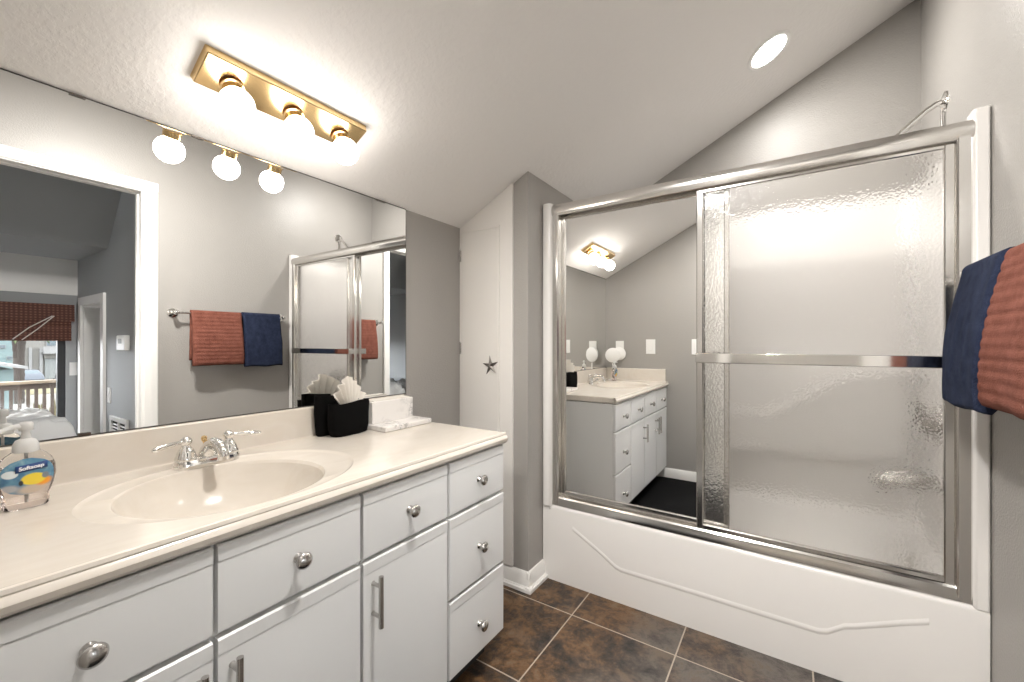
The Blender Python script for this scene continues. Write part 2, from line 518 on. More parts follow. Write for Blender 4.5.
# baseboards
mb = MB().prism([(YC - q, z) for q, z in base_prof()], 'x', 0.0, XS + 0.015)
mb.prism([(XS + q, z) for q, z in base_prof()], 'y', YC - 0.015, YT)
mb.prism([(YC - q * 1.9, z * 0.28) for q, z in base_prof()], 'x', 0.0, XS + 0.028)
mb.prism([(XS + q * 1.9, z * 0.28) for q, z in base_prof()], 'y', YC - 0.028, YT)
struct('baseboard_front', mb, 'trim', label='white baseboard around the foot of the grey closet wall', cat='baseboard')
mb = MB().prism([(YBK + q, z) for q, z in base_prof()], 'x', 0.48, BX0 - 0.06)
struct('baseboard_back', mb, 'trim', label='white baseboard beyond the black rug', cat='baseboard')
mb = MB().prism([(W - q, z) for q, z in base_prof()], 'y', DO1 + cw, YT)
struct('baseboard_right', mb, 'trim', label='white baseboard below the towel bar wall', cat='baseboard')

# ------------------------------------------------------------------ bedroom beyond the doorway
YW = 1.0
D3A, D3B, D3Z = 3.19, 3.80, 1.49
mb = MB()
mb.box(XR, D3A, YW, YW + 0.1, FLB, 3.3); mb.box(D3B, XF + 0.1, YW, YW + 0.1, FLB, 3.3); mb.box(D3A, D3B, YW, YW + 0.1, D3Z, 3.3)
struct('wall_bedroom_side', mb, 'bedwall', label='grey bedroom wall with thermostat, switch and vent', cat='wall', smooth=False)
WY0, WY1, WZ1 = -0.48, 0.93, 1.45
YN = -0.66
mb = MB()
mb.box(XF, XF + 0.12, WY1, YW + 0.1, FLB, 2.4); mb.box(XF, XF + 0.12, YN, WY0, FLB, 2.4); mb.box(XF, XF + 0.12, WY0, WY1, WZ1, 2.4)
struct('wall_bedroom_far', mb, 'bedwall', label='grey bedroom wall around the sliding window', cat='wall', smooth=False)
struct('wall_bedroom_near', MB().box(XR, XF + 0.12, YN - 0.1, YN, FLB, 3.3), 'bedwall', label='grey bedroom wall at the head of the bed', cat='wall', smooth=False)
struct('floor_bedroom', MB().box(XR - 0.1, XF + 0.12, -2.7, YW + 0.1, FLB - 0.08, FLB), 'bedfloor', label='beige bedroom carpet', cat='floor', smooth=False)
struct('ceiling_bedroom', MB().prism([(XR, 3.05), (3.06, 1.908), (XF + 0.12, 1.908), (XF + 0.12, 2.05), (3.06, 2.05), (XR, 3.2)], 'y', -2.7, YW + 0.1), 'bedwall', label='grey bedroom ceiling sloping down to a low flat part', cat='ceiling', smooth=False)
struct('trim_3', MB().box(XF - 0.012, XF + 0.004, YN, YW, 1.59, 1.908), 'trim', label='white band above the bamboo shade', cat='trim', smooth=False)
# hall behind the bedroom's side door
mb = MB().box(D3A - 0.3, D3B + 0.2, YW + 1.0, YW + 1.06, FLB, 1.9).box(D3B + 0.2, D3B + 0.26, YW + 0.1, YW + 1.0, FLB, 1.9).box(D3A - 0.36, D3A - 0.3, YW + 0.1, YW + 1.0, FLB, 1.9)
mb.box(D3A - 0.36, D3B + 0.26, YW + 0.1, YW + 1.06, 1.9, 1.95).box(D3A - 0.36, D3B + 0.26, YW + 0.1, YW + 1.06, FLB - 0.05, FLB)
struct('wall_hall', mb, 'bedwall', label='grey hallway walls beyond the bedroom side door', cat='wall', smooth=False)
mb = MB()
mb.box(D3A - 0.075, D3A, YW - 0.018, YW + 0.004, FLB, D3Z); mb.box(D3B, D3B + 0.075, YW - 0.018, YW + 0.004, FLB, D3Z); mb.box(D3A - 0.075, D3B + 0.075, YW - 0.018, YW + 0.004, D3Z, D3Z + 0.07)
mb.box(D3A - 0.001, D3A + 0.014, YW + 0.001, YW + 0.11, FLB, D3Z - 0.014).box(D3B - 0.014, D3B + 0.001, YW + 0.001, YW + 0.11, FLB, D3Z - 0.014).box(D3A - 0.001, D3B + 0.001, YW + 0.001, YW + 0.11, D3Z - 0.014, D3Z + 0.001)
struct('trim_4', mb, 'trim', label='white casing of the bedroom side door', cat='door casing', smooth=False)
d2 = struct('door_2', MB().box(D3B - 0.05, D3B - 0.015, YW + 0.12, YW + 0.78, FLB + 0.01, D3Z - 0.02), 'trim', label='white side door standing open into the hall', cat='door', bevel=0.002)
MB().lathe([(0.012, 0), (0.012, 0.03), (0.027, 0.04), (0.027, 0.06), (0.01, 0.066)], (D3B - 0.05, YW + 0.71, FLB + 0.95), (-1, 0, 0), 18).build('door_knob', 'nickel', d2)
# sliding window / patio door
win = struct('window_1', MB().box(XF + 0.03, XF + 0.08, WY1 - 0.05, WY1, FLB, WZ1).box(XF + 0.03, XF + 0.08, WY0, WY0 + 0.05, FLB, WZ1).box(XF + 0.03, XF + 0.08, WY0 + 0.05, WY1 - 0.05, WZ1 - 0.05, WZ1).box(XF + 0.03, XF + 0.08, WY0 + 0.05, WY1 - 0.05, FLB, FLB + 0.06), 'blackmetal', label='dark framed sliding window looking onto the balcony', cat='window', bevel=0.003)
m, nt, b = newmat('window_glass')
for l in list(nt.links): nt.links.remove(l)
tr = N(nt, 'ShaderNodeBsdfTransparent'); gl = N(nt, 'ShaderNodeBsdfGlossy'); gl.inputs['Roughness'].default_value = 0.02
mixs = N(nt, 'ShaderNodeMixShader'); mixs.inputs[0].default_value = 0.05
nt.links.new(tr.outputs[0], mixs.inputs[1]); nt.links.new(gl.outputs[0], mixs.inputs[2])
nt.links.new(mixs.outputs[0], nt.nodes['Material Output'].inputs['Surface'])
MB().box(XF + 0.052, XF + 0.058, WY0 + 0.04, WY1 - 0.04, FLB + 0.05, WZ1 - 0.04).build('pane', m, win, smooth=False)

# bamboo shade: valance, hanging panel, cords
sh = thing('bamboo_shade', 'dark brown woven bamboo roman shade half covering the bedroom window', 'window shade', (XF - 0.04, 0.2, 1.3))
mb = MB()
rows = []
for z, x in ((1.50, XF - 0.015), (1.50, XF - 0.055), (1.355, XF - 0.065), (1.35, XF - 0.055), (1.352, XF - 0.02)):
    rows.append([(x, -0.55, z), (x, 0.972, z)])
mb.grid(rows); mb.box(XF - 0.05, XF - 0.015, -0.54, 0.965, 1.45, 1.50)
mb.build('valance', 'bamboo', sh)
rows = []
for k in range(13):
    z = 1.40 - k * 0.0185
    x = XF - 0.042 + 0.005 * math.sin(k * 2.1)
    rows.append([(x, -0.53, z), (x, 0.955, z)])
for k in range(12, -1, -1):
    z = 1.40 - k * 0.0185
    x = XF - 0.032 + 0.005 * math.sin(k * 2.1)
    rows.append([(x, -0.53, z), (x, 0.955, z)])
MB().grid(rows).build('shade_panel', 'bamboo', sh)
MB().tube([(XF - 0.07, 0.845, 1.395), (XF - 0.075, 0.74, 1.27), (XF - 0.072, 0.66, 1.185)], 0.004, 8).tube([(XF - 0.07, 0.835, 1.395), (XF - 0.075, 0.70, 1.29), (XF - 0.072, 0.61, 1.19)], 0.004, 8).build('pull_cord', 'linen', sh)

# bed with rumpled comforter
bed = thing('bed', 'bed with rumpled light grey comforter below the bedroom window', 'bed', (3.15, 0.05, FLB))
MB().box(2.77, 3.87, -0.62, 0.75, FLB + 0.28, 0.44).build('mattress', 'comforter', bed, bevel=0.06, seg=4)
MB().box(2.80, 3.84, -0.6, 0.72, FLB + 0.06, FLB + 0.27).build('bed_frame', 'brown', bed, bevel=0.01)
for lx, ly in ((2.86, -0.5), (3.76, -0.5), (2.86, 0.66), (3.76, 0.66)):
    MB().lathe([(0.03, 0), (0.035, 0.07)], (lx, ly, FLB), n=14).build('leg', 'brown', bed)
rows = []
nx, ny = 110, 90
for i in range(nx + 1):
    r_ = []
    for j in range(ny + 1):
        u, v = i / nx, j / ny
        x = 2.72 + 1.20 * u
        y = -0.645 + 1.455 * v
        ed = min(min(u, 1 - u) * 1.2, min(v, 1 - v) * 1.455)
        drop = max(0.0, 1 - ed / 0.07)
        p = Vector((x * 4.2 + 1.1 * y + 0.5 * noise.noise(Vector((x * 3, y * 3, 2))), y * 1.0 - 0.4 * x, 0.3))
        f = noise.ridged_multi_fractal(p * 1.7, 1.0, 2.1, 4, 1.0, 2.0)
        g = noise.noise(Vector((x * 2.0, y * 1.2, 7.0)))
        z = 0.555 + 0.10 * (f - 0.9) + 0.04 * g - 0.42 * drop ** 2.4
        r_.append((x, y, z))
    rows.append(r_)
MB().grid(rows).build('comforter', 'comforter', bed, angle=180)

def plate_y(name, label, cat, c, wd, hg, nrm, grp=None, kind='switch'):
    """wall plate; c = centre on wall, nrm = outward axis"""
    o = thing(name, label, cat, c, grp)
    c = Vector(c)
    n = Vector(nrm)
    if abs(n.x) > 0.5: tv = Vector((0, 1, 0))
    else: tv = Vector((1, 0, 0))
    def blk(w_, h_, d0, d1, cz=0.0, cw_=0.0):
        a = c + tv * (cw_ - w_ / 2) + n * d0 + Vector((0, 0, cz - h_ / 2))
        bb = c + tv * (cw_ + w_ / 2) + n * d1 + Vector((0, 0, cz + h_ / 2))
        lo = [min(a[i], bb[i]) for i in range(3)]; hi = [max(a[i], bb[i]) for i in range(3)]
        return MB().box(lo[0], hi[0], lo[1], hi[1], lo[2], hi[2])
    blk(wd, hg, -0.001, 0.006).build('cover_plate', 'whiteplastic', o, bevel=0.002)
    if kind == 'switch':
        blk(0.033, 0.066, 0.006, 0.010).build('rocker', 'whiteplastic', o, bevel=0.0015)
    elif kind == 'outlet':
        blk(0.033, 0.028, 0.006, 0.008, 0.02).build('socket', 'whiteplastic', o, bevel=0.003)
        blk(0.033, 0.028, 0.006, 0.008, -0.02).build('socket', 'whiteplastic', o, bevel=0.003)
    return o, blk
plate_y('light_switch', 'white light switch on the bedroom wall beside the side door casing', 'light switch', (3.02, YW, 0.75), 0.075, 0.118, (0, -1, 0))
plate_y('light_switch', 'white light switch right of the dark window frame', 'light switch', (XF, 0.975, 0.925), 0.05, 0.118, (-1, 0, 0))
th = thing('thermostat', 'white thermostat on the grey bedroom wall', 'thermostat', (2.64, YW, 1.16))
MB().box(2.54, 2.72, YW - 0.032, YW + 0.001, 1.105, 1.215).build('housing', 'whiteplastic', th, bevel=0.006)
MB().box(2.60, 2.67, YW - 0.0335, YW - 0.0315, 1.155, 1.19).build('display', 'frostgrey', th)
vt = thing('return_vent', 'white louvred air vent low on the bedroom wall', 'vent', (2.76, YW, 0.4))
vx0, vx1, vz0, vz1 = 2.56, 2.97, 0.18, 0.60
MB().box(vx0, vx1, YW - 0.014, YW, vz1 - 0.035, vz1).box(vx0, vx1, YW - 0.014, YW, vz0, vz0 + 0.035).box(vx0, vx0 + 0.04, YW - 0.014, YW, vz0 + 0.035, vz1 - 0.035).box(vx1 - 0.04, vx1, YW - 0.014, YW, vz0 + 0.035, vz1 - 0.035).box((vx0 + vx1) / 2 - 0.012, (vx0 + vx1) / 2 + 0.012, YW - 0.013, YW, vz0 + 0.035, vz1 - 0.035).build('frame', 'whiteplastic', vt, bevel=0.003)
MB().box(vx0 + 0.03, vx1 - 0.03, YW - 0.002, YW - 0.0005, vz0 + 0.03, vz1 - 0.03).build('backing', 'dark', vt, smooth=False)  # near-black sheet paints the shaded gaps behind the louvres
mb = MB()
k = vz0 + 0.045
while k < vz1 - 0.045:
    mb.add([(vx0 + 0.04, YW - 0.011, k), (vx1 - 0.04, YW - 0.011, k), (vx1 - 0.04, YW - 0.003, k + 0.005), (vx0 + 0.04, YW - 0.003, k + 0.005), (vx0 + 0.04, YW - 0.011, k + 0.002), (vx1 - 0.04, YW - 0.011, k + 0.002), (vx1 - 0.04, YW - 0.003, k + 0.007), (vx0 + 0.04, YW - 0.003, k + 0.007)],
           [(0, 1, 2, 3), (4, 7, 6, 5), (0, 4, 5, 1), (1, 5, 6, 2), (2, 6, 7, 3), (3, 7, 4, 0)])
    k += 0.024
mb.build('louvres', 'whiteplastic', vt, smooth=False)

# ------------------------------------------------------------------ outside the bedroom window
GZ = -3.2
struct('ground', MB().box(4.6, 130, -60, 70, GZ - 0.3, GZ), 'concrete', label='pale street and yards far below the balcony', cat='ground', smooth=False)
M['turf'] = plain('dry_lawn', (0.09, 0.08, 0.036), 0.95, vary=0.25, bumps=(40, 0.5, 0.05))
M['teal'] = plain('pale_teal_siding', (0.105, 0.15, 0.15), 0.7)
M['cream'] = plain('cream_siding', (0.13, 0.125, 0.112), 0.7)
M['roofw'] = plain('white_roof_edge', (0.16, 0.16, 0.157), 0.6)
M['railtop'] = plain('pale_rail_top', (0.15, 0.115, 0.078), 0.8, bumps=(30, 0.4, 0.004), vary=0.2)  # paler copy of the rail wood, without the painted shade
M['glassdark'] = plain('dark_window_glass', (0.03, 0.05, 0.06), 0.1)
M['bark'] = plain('palm_bark', (0.045, 0.036, 0.03), 0.95, bumps=(14, 1.0, 0.1))
M['frond'] = plain('palm_frond', (0.08, 0.11, 0.05), 0.8)
M['railwood'] = plain('shaded_weathered_wood', (0.045, 0.03, 0.021), 0.8, bumps=(30, 0.4, 0.004), vary=0.2)  # darkened to paint the shade on balusters and lower rails
M['car'] = plain('dark_car_paint', (0.05, 0.06, 0.075), 0.25)
M['garage'] = plain('pale_garage_panel', (0.13, 0.14, 0.135), 0.6)
lawn = MB().box(52, 63, 6.0, 11.6, GZ, GZ + 0.03).build('lawn', 'turf', smooth=False)
tag(lawn, 'strip of dry lawn beyond the balcony rail', 'lawn', kind='stuff')
# teal house
h = thing('house', 'white and pale teal house left of the palm trunk outside', 'house', (78, 4, GZ))
MB().box(74, 84, -3, 8.75, GZ, 3.6).build('wall', 'teal', h, smooth=False)
MB().prism([(73.4, 3.5), (84.6, 3.5), (79, 6.2)], 'y', -3.5, 8.95).build('roof', 'roofw', h, smooth=False)
for y0, z0 in ((7.6, 0.55), (8.15, -0.75), (6.1, 0.5), (4.6, 0.5)):
    f = MB().box(73.9, 74.05, y0, y0 + 0.5, z0, z0 + 0.4).build('window', 'roofw', h, smooth=False)
    MB().box(73.86, 73.92, y0 + 0.05, y0 + 0.45, z0 + 0.05, z0 + 0.35).build('pane', 'glassdark', f, smooth=False)
# cream house with garage and balcony
h = thing('house', 'cream two storey house with garage door right of the palm outside', 'house', (80, 13, GZ))
MB().box(74.5, 86, 9.3, 20, GZ, 3.6).build('wall', 'cream', h, smooth=False)
MB().prism([(73.8, 3.5), (86.6, 3.5), (80, 6.4)], 'y', 9.1, 20.5).build('roof', 'roofw', h, smooth=False)
MB().box(74.3, 74.52, 11.2, 13.9, GZ, -0.75).build('garage_door', 'garage', h, smooth=False)
MB().box(74.1, 74.55, 11.1, 14.0, -0.7, -0.1).build('garage_lintel', 'cream', h, smooth=False)
MB().box(73.2, 74.5, 10.9, 14.2, -0.12, 0.1).box(73.2, 73.3, 10.9, 14.2, 0.1, 0.75).build('balcony', 'roofw', h, smooth=False)
for y0 in (11.3, 12.9):
    f = MB().box(74.35, 74.52, y0, y0 + 0.9, 0.75, 1.9).build('window', 'roofw', h, smooth=False)
    MB().box(74.3, 74.36, y0 + 0.08, y0 + 0.82, 0.85, 1.8).build('pane', 'glassdark', f, smooth=False)
for y0 in (9.9, 10.75):
    MB().box(74.2, 74.5, y0, y0 + 0.25, GZ, 0.6).build('pilaster', 'roofw', h, smooth=False)
# nearer teal cottage with a low white roof
h = thing('cottage', 'small teal cottage with low white roof just beyond the rail', 'house', (24, 1.5, GZ))
MB().box(22.2, 27, -2, 2.72, GZ, 0.2).build('wall', 'teal', h, smooth=False)
MB().add([(21.5, -2.5, 1.5), (27.5, -2.5, 1.5), (27.5, 2.98, 0.22), (21.5, 2.98, 0.22), (21.5, -2.5, 1.6), (27.5, -2.5, 1.6), (27.5, 2.98, 0.32), (21.5, 2.98, 0.32)],
         [(0, 3, 2, 1), (4, 5, 6, 7), (0, 1, 5, 4), (1, 2, 6, 5), (2, 3, 7, 6), (3, 0, 4, 7)]).build('roof', 'roofw', h, smooth=False)
MB().box(22.12, 22.25, 1.2, 2.35, -0.9, -0.2).build('window', 'glassdark', h, smooth=False)
# palm
pt = thing('palm_tree', 'thick trunked palm tree outside between the two houses', 'palm tree', (45, 5.6, GZ))
pr = []
for k in range(29):
    pr.append((0.27 + 0.03 * (k % 2) + 0.10 * max(0, (k - 15) / 8), k * 0.23))
MB().lathe(pr, (45, 5.6, GZ), n=16).build('trunk', 'bark', pt)
for k in range(16):
    a = 2 * PI * k / 16 + 0.2
    el = random.uniform(-0.5, 0.7)
    rows = []
    for i in range(9):
        tt = i / 8
        R_ = 2.2 * tt
        z = GZ + 6.6 + R_ * el - 1.2 * tt * tt
        wd = 0.30 * math.sin(PI * min(1, tt * 0.9 + 0.1)) + 0.02
        c = Vector((45 + R_ * math.cos(a), 5.6 + R_ * math.sin(a), z))
        sd = Vector((-math.sin(a), math.cos(a), 0)) * wd
        rows.append([c - sd - Vector((0, 0, 0.12)), c, c + sd - Vector((0, 0, 0.12))])
    o = MB().grid(rows).build('frond', 'frond', pt)
    md = o.modifiers.new('thick', 'SOLIDIFY'); md.thickness = 0.02
# parked car and motorbike
cr_ = thing('car', 'dark car parked in front of the cream house', 'car', (66, 8.8, GZ))
def car_loop(z, x0, x1, y0, y1): return [(x0, y0, z), (x1, y0, z), (x1, y1, z), (x0, y1, z)]
MB().grid([car_loop(GZ + 0.25, 64.2, 67.8, 8.1, 9.6), car_loop(GZ + 0.55, 64.0, 68.0, 8.0, 9.7), car_loop(GZ + 0.95, 64.2, 67.8, 8.05, 9.65), car_loop(GZ + 1.5, 65.2, 67.4, 8.3, 9.4)], True).add(car_loop(GZ + 1.5, 65.2, 67.4, 8.3, 9.4), [(0, 1, 2, 3)]).build('body', 'car', cr_, bevel=0.08)
MB().add([(64.35, 8.2, GZ + 0.99), (64.35, 9.5, GZ + 0.99), (65.15, 9.32, GZ + 1.45), (65.15, 8.38, GZ + 1.45), (64.3, 8.2, GZ + 0.99), (64.3, 9.5, GZ + 0.99), (65.1, 9.32, GZ + 1.47), (65.1, 8.38, GZ + 1.47)], [(0, 1, 2, 3), (7, 6, 5, 4)]).build('windscreen', 'glassdark', cr_, smooth=False)
for wx in (64.8, 67.2):
    for wy in (8.0, 9.55):
        MB().lathe([(0.2, 0), (0.33, 0.01), (0.33, 0.14), (0.2, 0.15)], (wx, wy, GZ + 0.33), (0, 1, 0), 18).build('wheel', 'dark', cr_)
mt = thing('motorbike', 'small dark motorbike standing right of the parked car', 'motorbike', (64, 10.9, GZ))
for wy in (10.35, 11.35):
    MB().lathe([(0.18, 0), (0.3, 0.02), (0.3, 0.1), (0.18, 0.12)], (63.95, wy, GZ + 0.3), (1, 0, 0), 18).build('wheel', 'dark', mt)
MB().tube([(64, 10.35, GZ + 0.3), (64, 10.6, GZ + 0.75), (64, 11.0, GZ + 0.8), (64, 11.3, GZ + 0.7)], [0.07, 0.16, 0.16, 0.08]).build('body', 'car', mt)
MB().tube([(64, 10.35, GZ + 0.3), (64, 10.5, GZ + 1.05)], 0.05).tube([(63.7, 10.5, GZ + 1.05), (64.3, 10.5, GZ + 1.05)], 0.03).build('handlebar', 'dark', mt)
# deck and railing
struct('floor_balcony', MB().box(XF + 0.12, 7.4, -3, 4, FLB - 0.2, FLB - 0.02), 'railwood', label='wooden balcony deck outside the bedroom window', cat='balcony', smooth=False)
rl = thing('balcony_railing', 'weathered brown wooden balcony railing outside the bedroom window', 'railing', (7.2, 0.5, FLB))
MB().box(7.12, 7.28, -3, 4, 0.605, 0.645).build('top_rail', 'railtop', rl, bevel=0.006)
MB().box(7.18, 7.22, -3, 4, 0.53, 0.60).box(7.18, 7.22, -3, 4, -0.42, -0.34).build('lower_rail', 'railwood', rl)
k = 0
y = 0.896 - 0.0748 * 20
while y < 2.0:
    MB().box(7.183, 7.217, y - 0.016, y + 0.016, -0.34, 0.54).build('baluster', 'railwood', rl)
    y += 0.0748; k += 1
bsh = MB()
for k in range(150):
    x = random.uniform(8.2, 8.8); y0 = random.uniform(1.0, 2.6)
    hh_ = random.uniform(0.3, 0.9) * (0.3 + 0.7 * (y0 - 1.0) / 1.6)
    zt = GZ + 3.0 + hh_
    dx, dy = random.uniform(-.15, .15), random.uniform(-.15, .15)
    bsh.add([(x - .012, y0, GZ), (x + .012, y0, GZ), (x + dx + .02, y0 + dy, zt), (x + dx - .006, y0 + dy, zt), (x, y0 - .012, GZ), (x, y0 + .012, GZ), (x + dx, y0 + dy + .02, zt), (x + dx, y0 + dy - .006, zt)], [(0, 1, 2, 3), (4, 5, 6, 7)])
M['reed'] = plain('yellow_green_grass', (0.13, 0.115, 0.05), 0.9)
tag(bsh.build('ornamental_grass', 'reed', smooth=False), 'tall yellow green grass growing behind the balcony rail', 'grass', kind='stuff')

# ------------------------------------------------------------------ bathtub with surround
tub = thing('bathtub', 'white one piece bathtub with tall fibreglass surround behind the shower doors', 'bathtub', (1.17, 2.2, 0))
ZR = 0.368
Z1 = 1.857
X0, X1 = XS + 0.002, W - 0.002
YI = YB - 0.003
# shell with basin: rows of rounded rectangles
def rrect(x0, x1, y0, y1, r, z, n=10):
    pts = []
    for cx_, cy_, a0 in ((x1 - r, y1 - r, 0), (x0 + r, y1 - r, PI / 2), (x0 + r, y0 + r, PI), (x1 - r, y0 + r, 1.5 * PI)):
        for k in range(n):
            a = a0 + PI / 2 * k / (n - 1)
            pts.append((cx_ + r * math.cos(a), cy_ + r * math.sin(a), z))
    return pts
rows = [rrect(X0, X1, YT, YI, 0.003, 0.0),
        rrect(X0, X1, YT, YI, 0.003, ZR - 0.020),
        rrect(X0, X1, YT + 0.004, YI, 0.003, ZR - 0.006),
        rrect(X0, X1, YT + 0.014, YI, 0.003, ZR),
        rrect(X0 + 0.07, X1 - 0.07, YT + 0.085, YI - 0.055, 0.12, ZR - 0.001),
        rrect(X0 + 0.09, X1 - 0.085, YT + 0.105, YI - 0.075, 0.12, ZR - 0.02),
        rrect(X0 + 0.20, X1 - 0.12, YT + 0.14, YI - 0.11, 0.13, 0.12),
        rrect(X0 + 0.26, X1 - 0.16, YT + 0.18, YI - 0.15, 0.12, 0.085)]
mb = MB().grid(rows, True)
nrow = len(rows[0])
mb.f.append(tuple(range((len(rows) - 1) * nrow, len(rows) * nrow)))
mb.build('tub_basin', 'fiber', tub, angle=50)
# moulded raised line on the apron
pathpts = [(0.575, 0.276), (0.70, 0.208), (0.785, 0.156), (0.81, 0.149), (1.13, 0.149), (1.52, 0.147), (1.545, 0.155), (1.59, 0.190), (1.62, 0.201), (1.735, 0.255), (1.80, 0.283)]
outer = [(x, z + 0.006) for x, z in pathpts]
mb = MB()
rows = []
for q, d in ((-0.013, -0.001), (-0.004, 0.0030), (0.004, 0.0030), (0.013, -0.001)):
    rows.append([(x, YT - d, z + q) for x, z in pathpts])
mb.grid(rows)
mb.build('apron_moulding', 'fiber', tub, angle=60)
# surround walls, flanges
mb = MB()
rows = []
def ushape(d, z, r=0.05, n=8):
    xa, xb, yb = X0 + d, X1 - d, YI - d
    pts = [(xa, YT + 0.05, z)]
    for k in range(n):
        a = PI - PI / 2 * k / (n - 1)
        pts.append((xa + r + r * math.cos(a), yb - r + r * math.sin(a), z))
    for k in range(n):
        a = PI / 2 - PI / 2 * k / (n - 1)
        pts.append((xb - r + r * math.cos(a), yb - r + r * math.sin(a), z))
    pts.append((xb, YT + 0.05, z))
    return pts
rows = [ushape(0.022, ZR - 0.005), ushape(0.022, Z1 - 0.015), ushape(0.014, Z1 - 0.003), ushape(0.002, Z1, 0.035)]
mb.grid(rows)
mb.build('surround_panel', 'fiber', tub, angle=50)
# ledge moulded into the back panel
prof = [(X0 + 0.03, 0.60), (X0 + 0.03, 0.80), (1.33, 0.80), (1.40, 0.835), (1.60, 0.985), (1.68, 1.03), (X1 - 0.03, 1.05), (X1 - 0.03, 0.60)]
mb = MB().prism(prof, 'y', YI - 0.075, YI - 0.015)
mb.build('moulded_ledge', 'fiber', tub, bevel=0.02, seg=4)
MB().prism([(X0 + 0.03, 0.60), (1.30, 0.60), (1.30, 0.63), (X0 + 0.03, 0.63)], 'y', YI - 0.10, YI - 0.07).build('soap_shelf', 'fiber', tub, bevel=0.008, seg=3)
# front flanges
MB().prism([(X0 - 0.0, YT), (X0 + 0.006, YT - 0.010), (X0 + 0.026, YT - 0.014), (X0 + 0.044, YT - 0.008), (X0 + 0.050, YT + 0.004), (X0 + 0.050, YT + 0.06), (X0, YT + 0.06)], 'z', ZR - 0.01, 1.845).build('flange', 'fiber', tub, bevel=0.006, seg=3)
MB().prism([(X1, YT), (X1 - 0.004, YT - 0.004), (X1 - 0.030, YT - 0.002), (X1 - 0.036, YT + 0.006), (X1 - 0.036, YT + 0.06), (X1, YT + 0.06)], 'z', ZR - 0.01, 1.865).build('flange', 'fiber', tub, bevel=0.005, seg=3)
tag(MB().lathe([(0.0, 0), (0.036, 0.0), (0.036, 0.006), (0.022, 0.012), (0.0, 0.013)], (X1 - 0.10, 2.26, 0.29), (-1, 0, 0.2), 24).build('overflow_plate', 'chrome', tub), 'round chrome overflow plate')
# caulk hole plug
MB().lathe([(0.004, 0), (0.004, 0.002)], (0.452, YT + 0.002, 0.345), (0, -1, 0), 12).build('screw_cap', 'nickel', tub)

sp = thing('tub_spout', 'chrome tub spout behind the pebbled glass, lower fitting', 'tub spout', (X1 - 0.022, 2.26, 0.615))
MB().tube([(X1 - 0.02, 2.26, 0.617), (X1 - 0.07, 2.26, 0.617), (X1 - 0.15, 2.26, 0.614), (X1 - 0.185, 2.26, 0.60), (X1 - 0.19, 2.26, 0.575)], [0.030, 0.028, 0.025, 0.024, 0.020]).build('spout_body', 'nickel', sp)
MB().lathe([(0.036, 0), (0.036, 0.006), (0.028, 0.01)], (X1 - 0.022, 2.26, 0.617), (-1, 0, 0), 24).build('spout_flange', 'chrome', sp)
hd = thing('shower_valve', 'chrome shower valve with lever above the tub spout', 'shower valve', (X1 - 0.022, 2.26, 0.84))
MB().lathe([(0.0, 0), (0.075, 0), (0.073, 0.007), (0.03, 0.012), (0.026, 0.05), (0.0, 0.052)], (X1 - 0.022, 2.26, 0.84), (-1, 0, 0), 30).build('escutcheon', 'nickel', hd)
MB().tube([(X1 - 0.065, 2.26, 0.84), (X1 - 0.072, 2.25, 0.88), (X1 - 0.078, 2.24, 0.93)], [0.014, 0.011, 0.008]).build('lever', 'nickel', hd)

# shower arm and head above the surround
sa = thing('shower_fixture', 'chrome shower arm reaching over the shower door header from the wall', 'shower head', (W, 2.265, 2.088))
MB().lathe([(0.0, 0), (0.038, 0.0), (0.036, 0.005), (0.016, 0.012), (0.0, 0.013)], (W, 2.265, 2.088), (-1, 0, 0), 28).build('escutcheon', 'chrome', sa)
MB().tube([(W, 2.265, 2.088), (W - 0.025, 2.265, 2.084), (W - 0.055, 2.265, 2.066), (W - 0.10, 2.265, 2.026), (W - 0.15, 2.265, 1.980)], 0.0105, 16).build('arm', 'chrome', sa)
MB().lathe([(0.012, 0), (0.016, 0.01), (0.016, 0.02), (0.012, 0.028), (0.018, 0.04), (0.034, 0.065), (0.036, 0.078), (0.030, 0.08)], (W - 0.145, 2.265, 1.985), (-0.70, 0, -0.71), 24).build('head', 'chrome', sa)
MB().tube([(W - 0.012, 2.262, 2.06), (W - 0.010, 2.262, 1.95), (W - 0.014, 2.262, 1.80)], 0.0035, 8).build('hanging_wire', 'nickel', sa)

# ------------------------------------------------------------------ sliding shower doors
se = thing('shower_enclosure', 'chrome framed sliding shower doors, one mirrored and one of pebbled glass', 'shower door', (1.17, YT + 0.03, ZR))
HX0, HX1 = X0 + 0.050, X1 - 0.036
HZ0, HZ1 = 1.779, 1.839
# header profile (y,z) rounded front
hp = [(YT + 0.066, HZ0), (YT + 0.066, HZ1 - 0.003), (YT + 0.060, HZ1), (YT + 0.016, HZ1), (YT + 0.006, HZ1 - 0.004), (YT + 0.001, HZ1 - 0.014), (YT - 0.001, HZ1 - 0.028), (YT + 0.001, HZ0 + 0.010), (YT + 0.004, HZ0 + 0.003), (YT + 0.008, HZ0), (YT + 0.012, HZ0 + 0.02), (YT + 0.060, HZ0 + 0.02)]
MB().prism(hp, 'x', HX0 - 0.004, HX1 + 0.004).build('header_rail', 'alu', se, angle=25)
tp = [(YT + 0.004, ZR), (YT + 0.004, ZR + 0.012), (YT + 0.008, ZR + 0.034), (YT + 0.013, ZR + 0.040), (YT + 0.018, ZR + 0.040), (YT + 0.020, ZR + 0.022), (YT + 0.034, ZR + 0.022), (YT + 0.036, ZR + 0.046), (YT + 0.041, ZR + 0.046), (YT + 0.043, ZR + 0.022), (YT + 0.064, ZR + 0.022), (YT + 0.066, ZR)]
MB().prism(tp, 'x', HX0, HX1).build('sill_track', 'alu', se, angle=25)
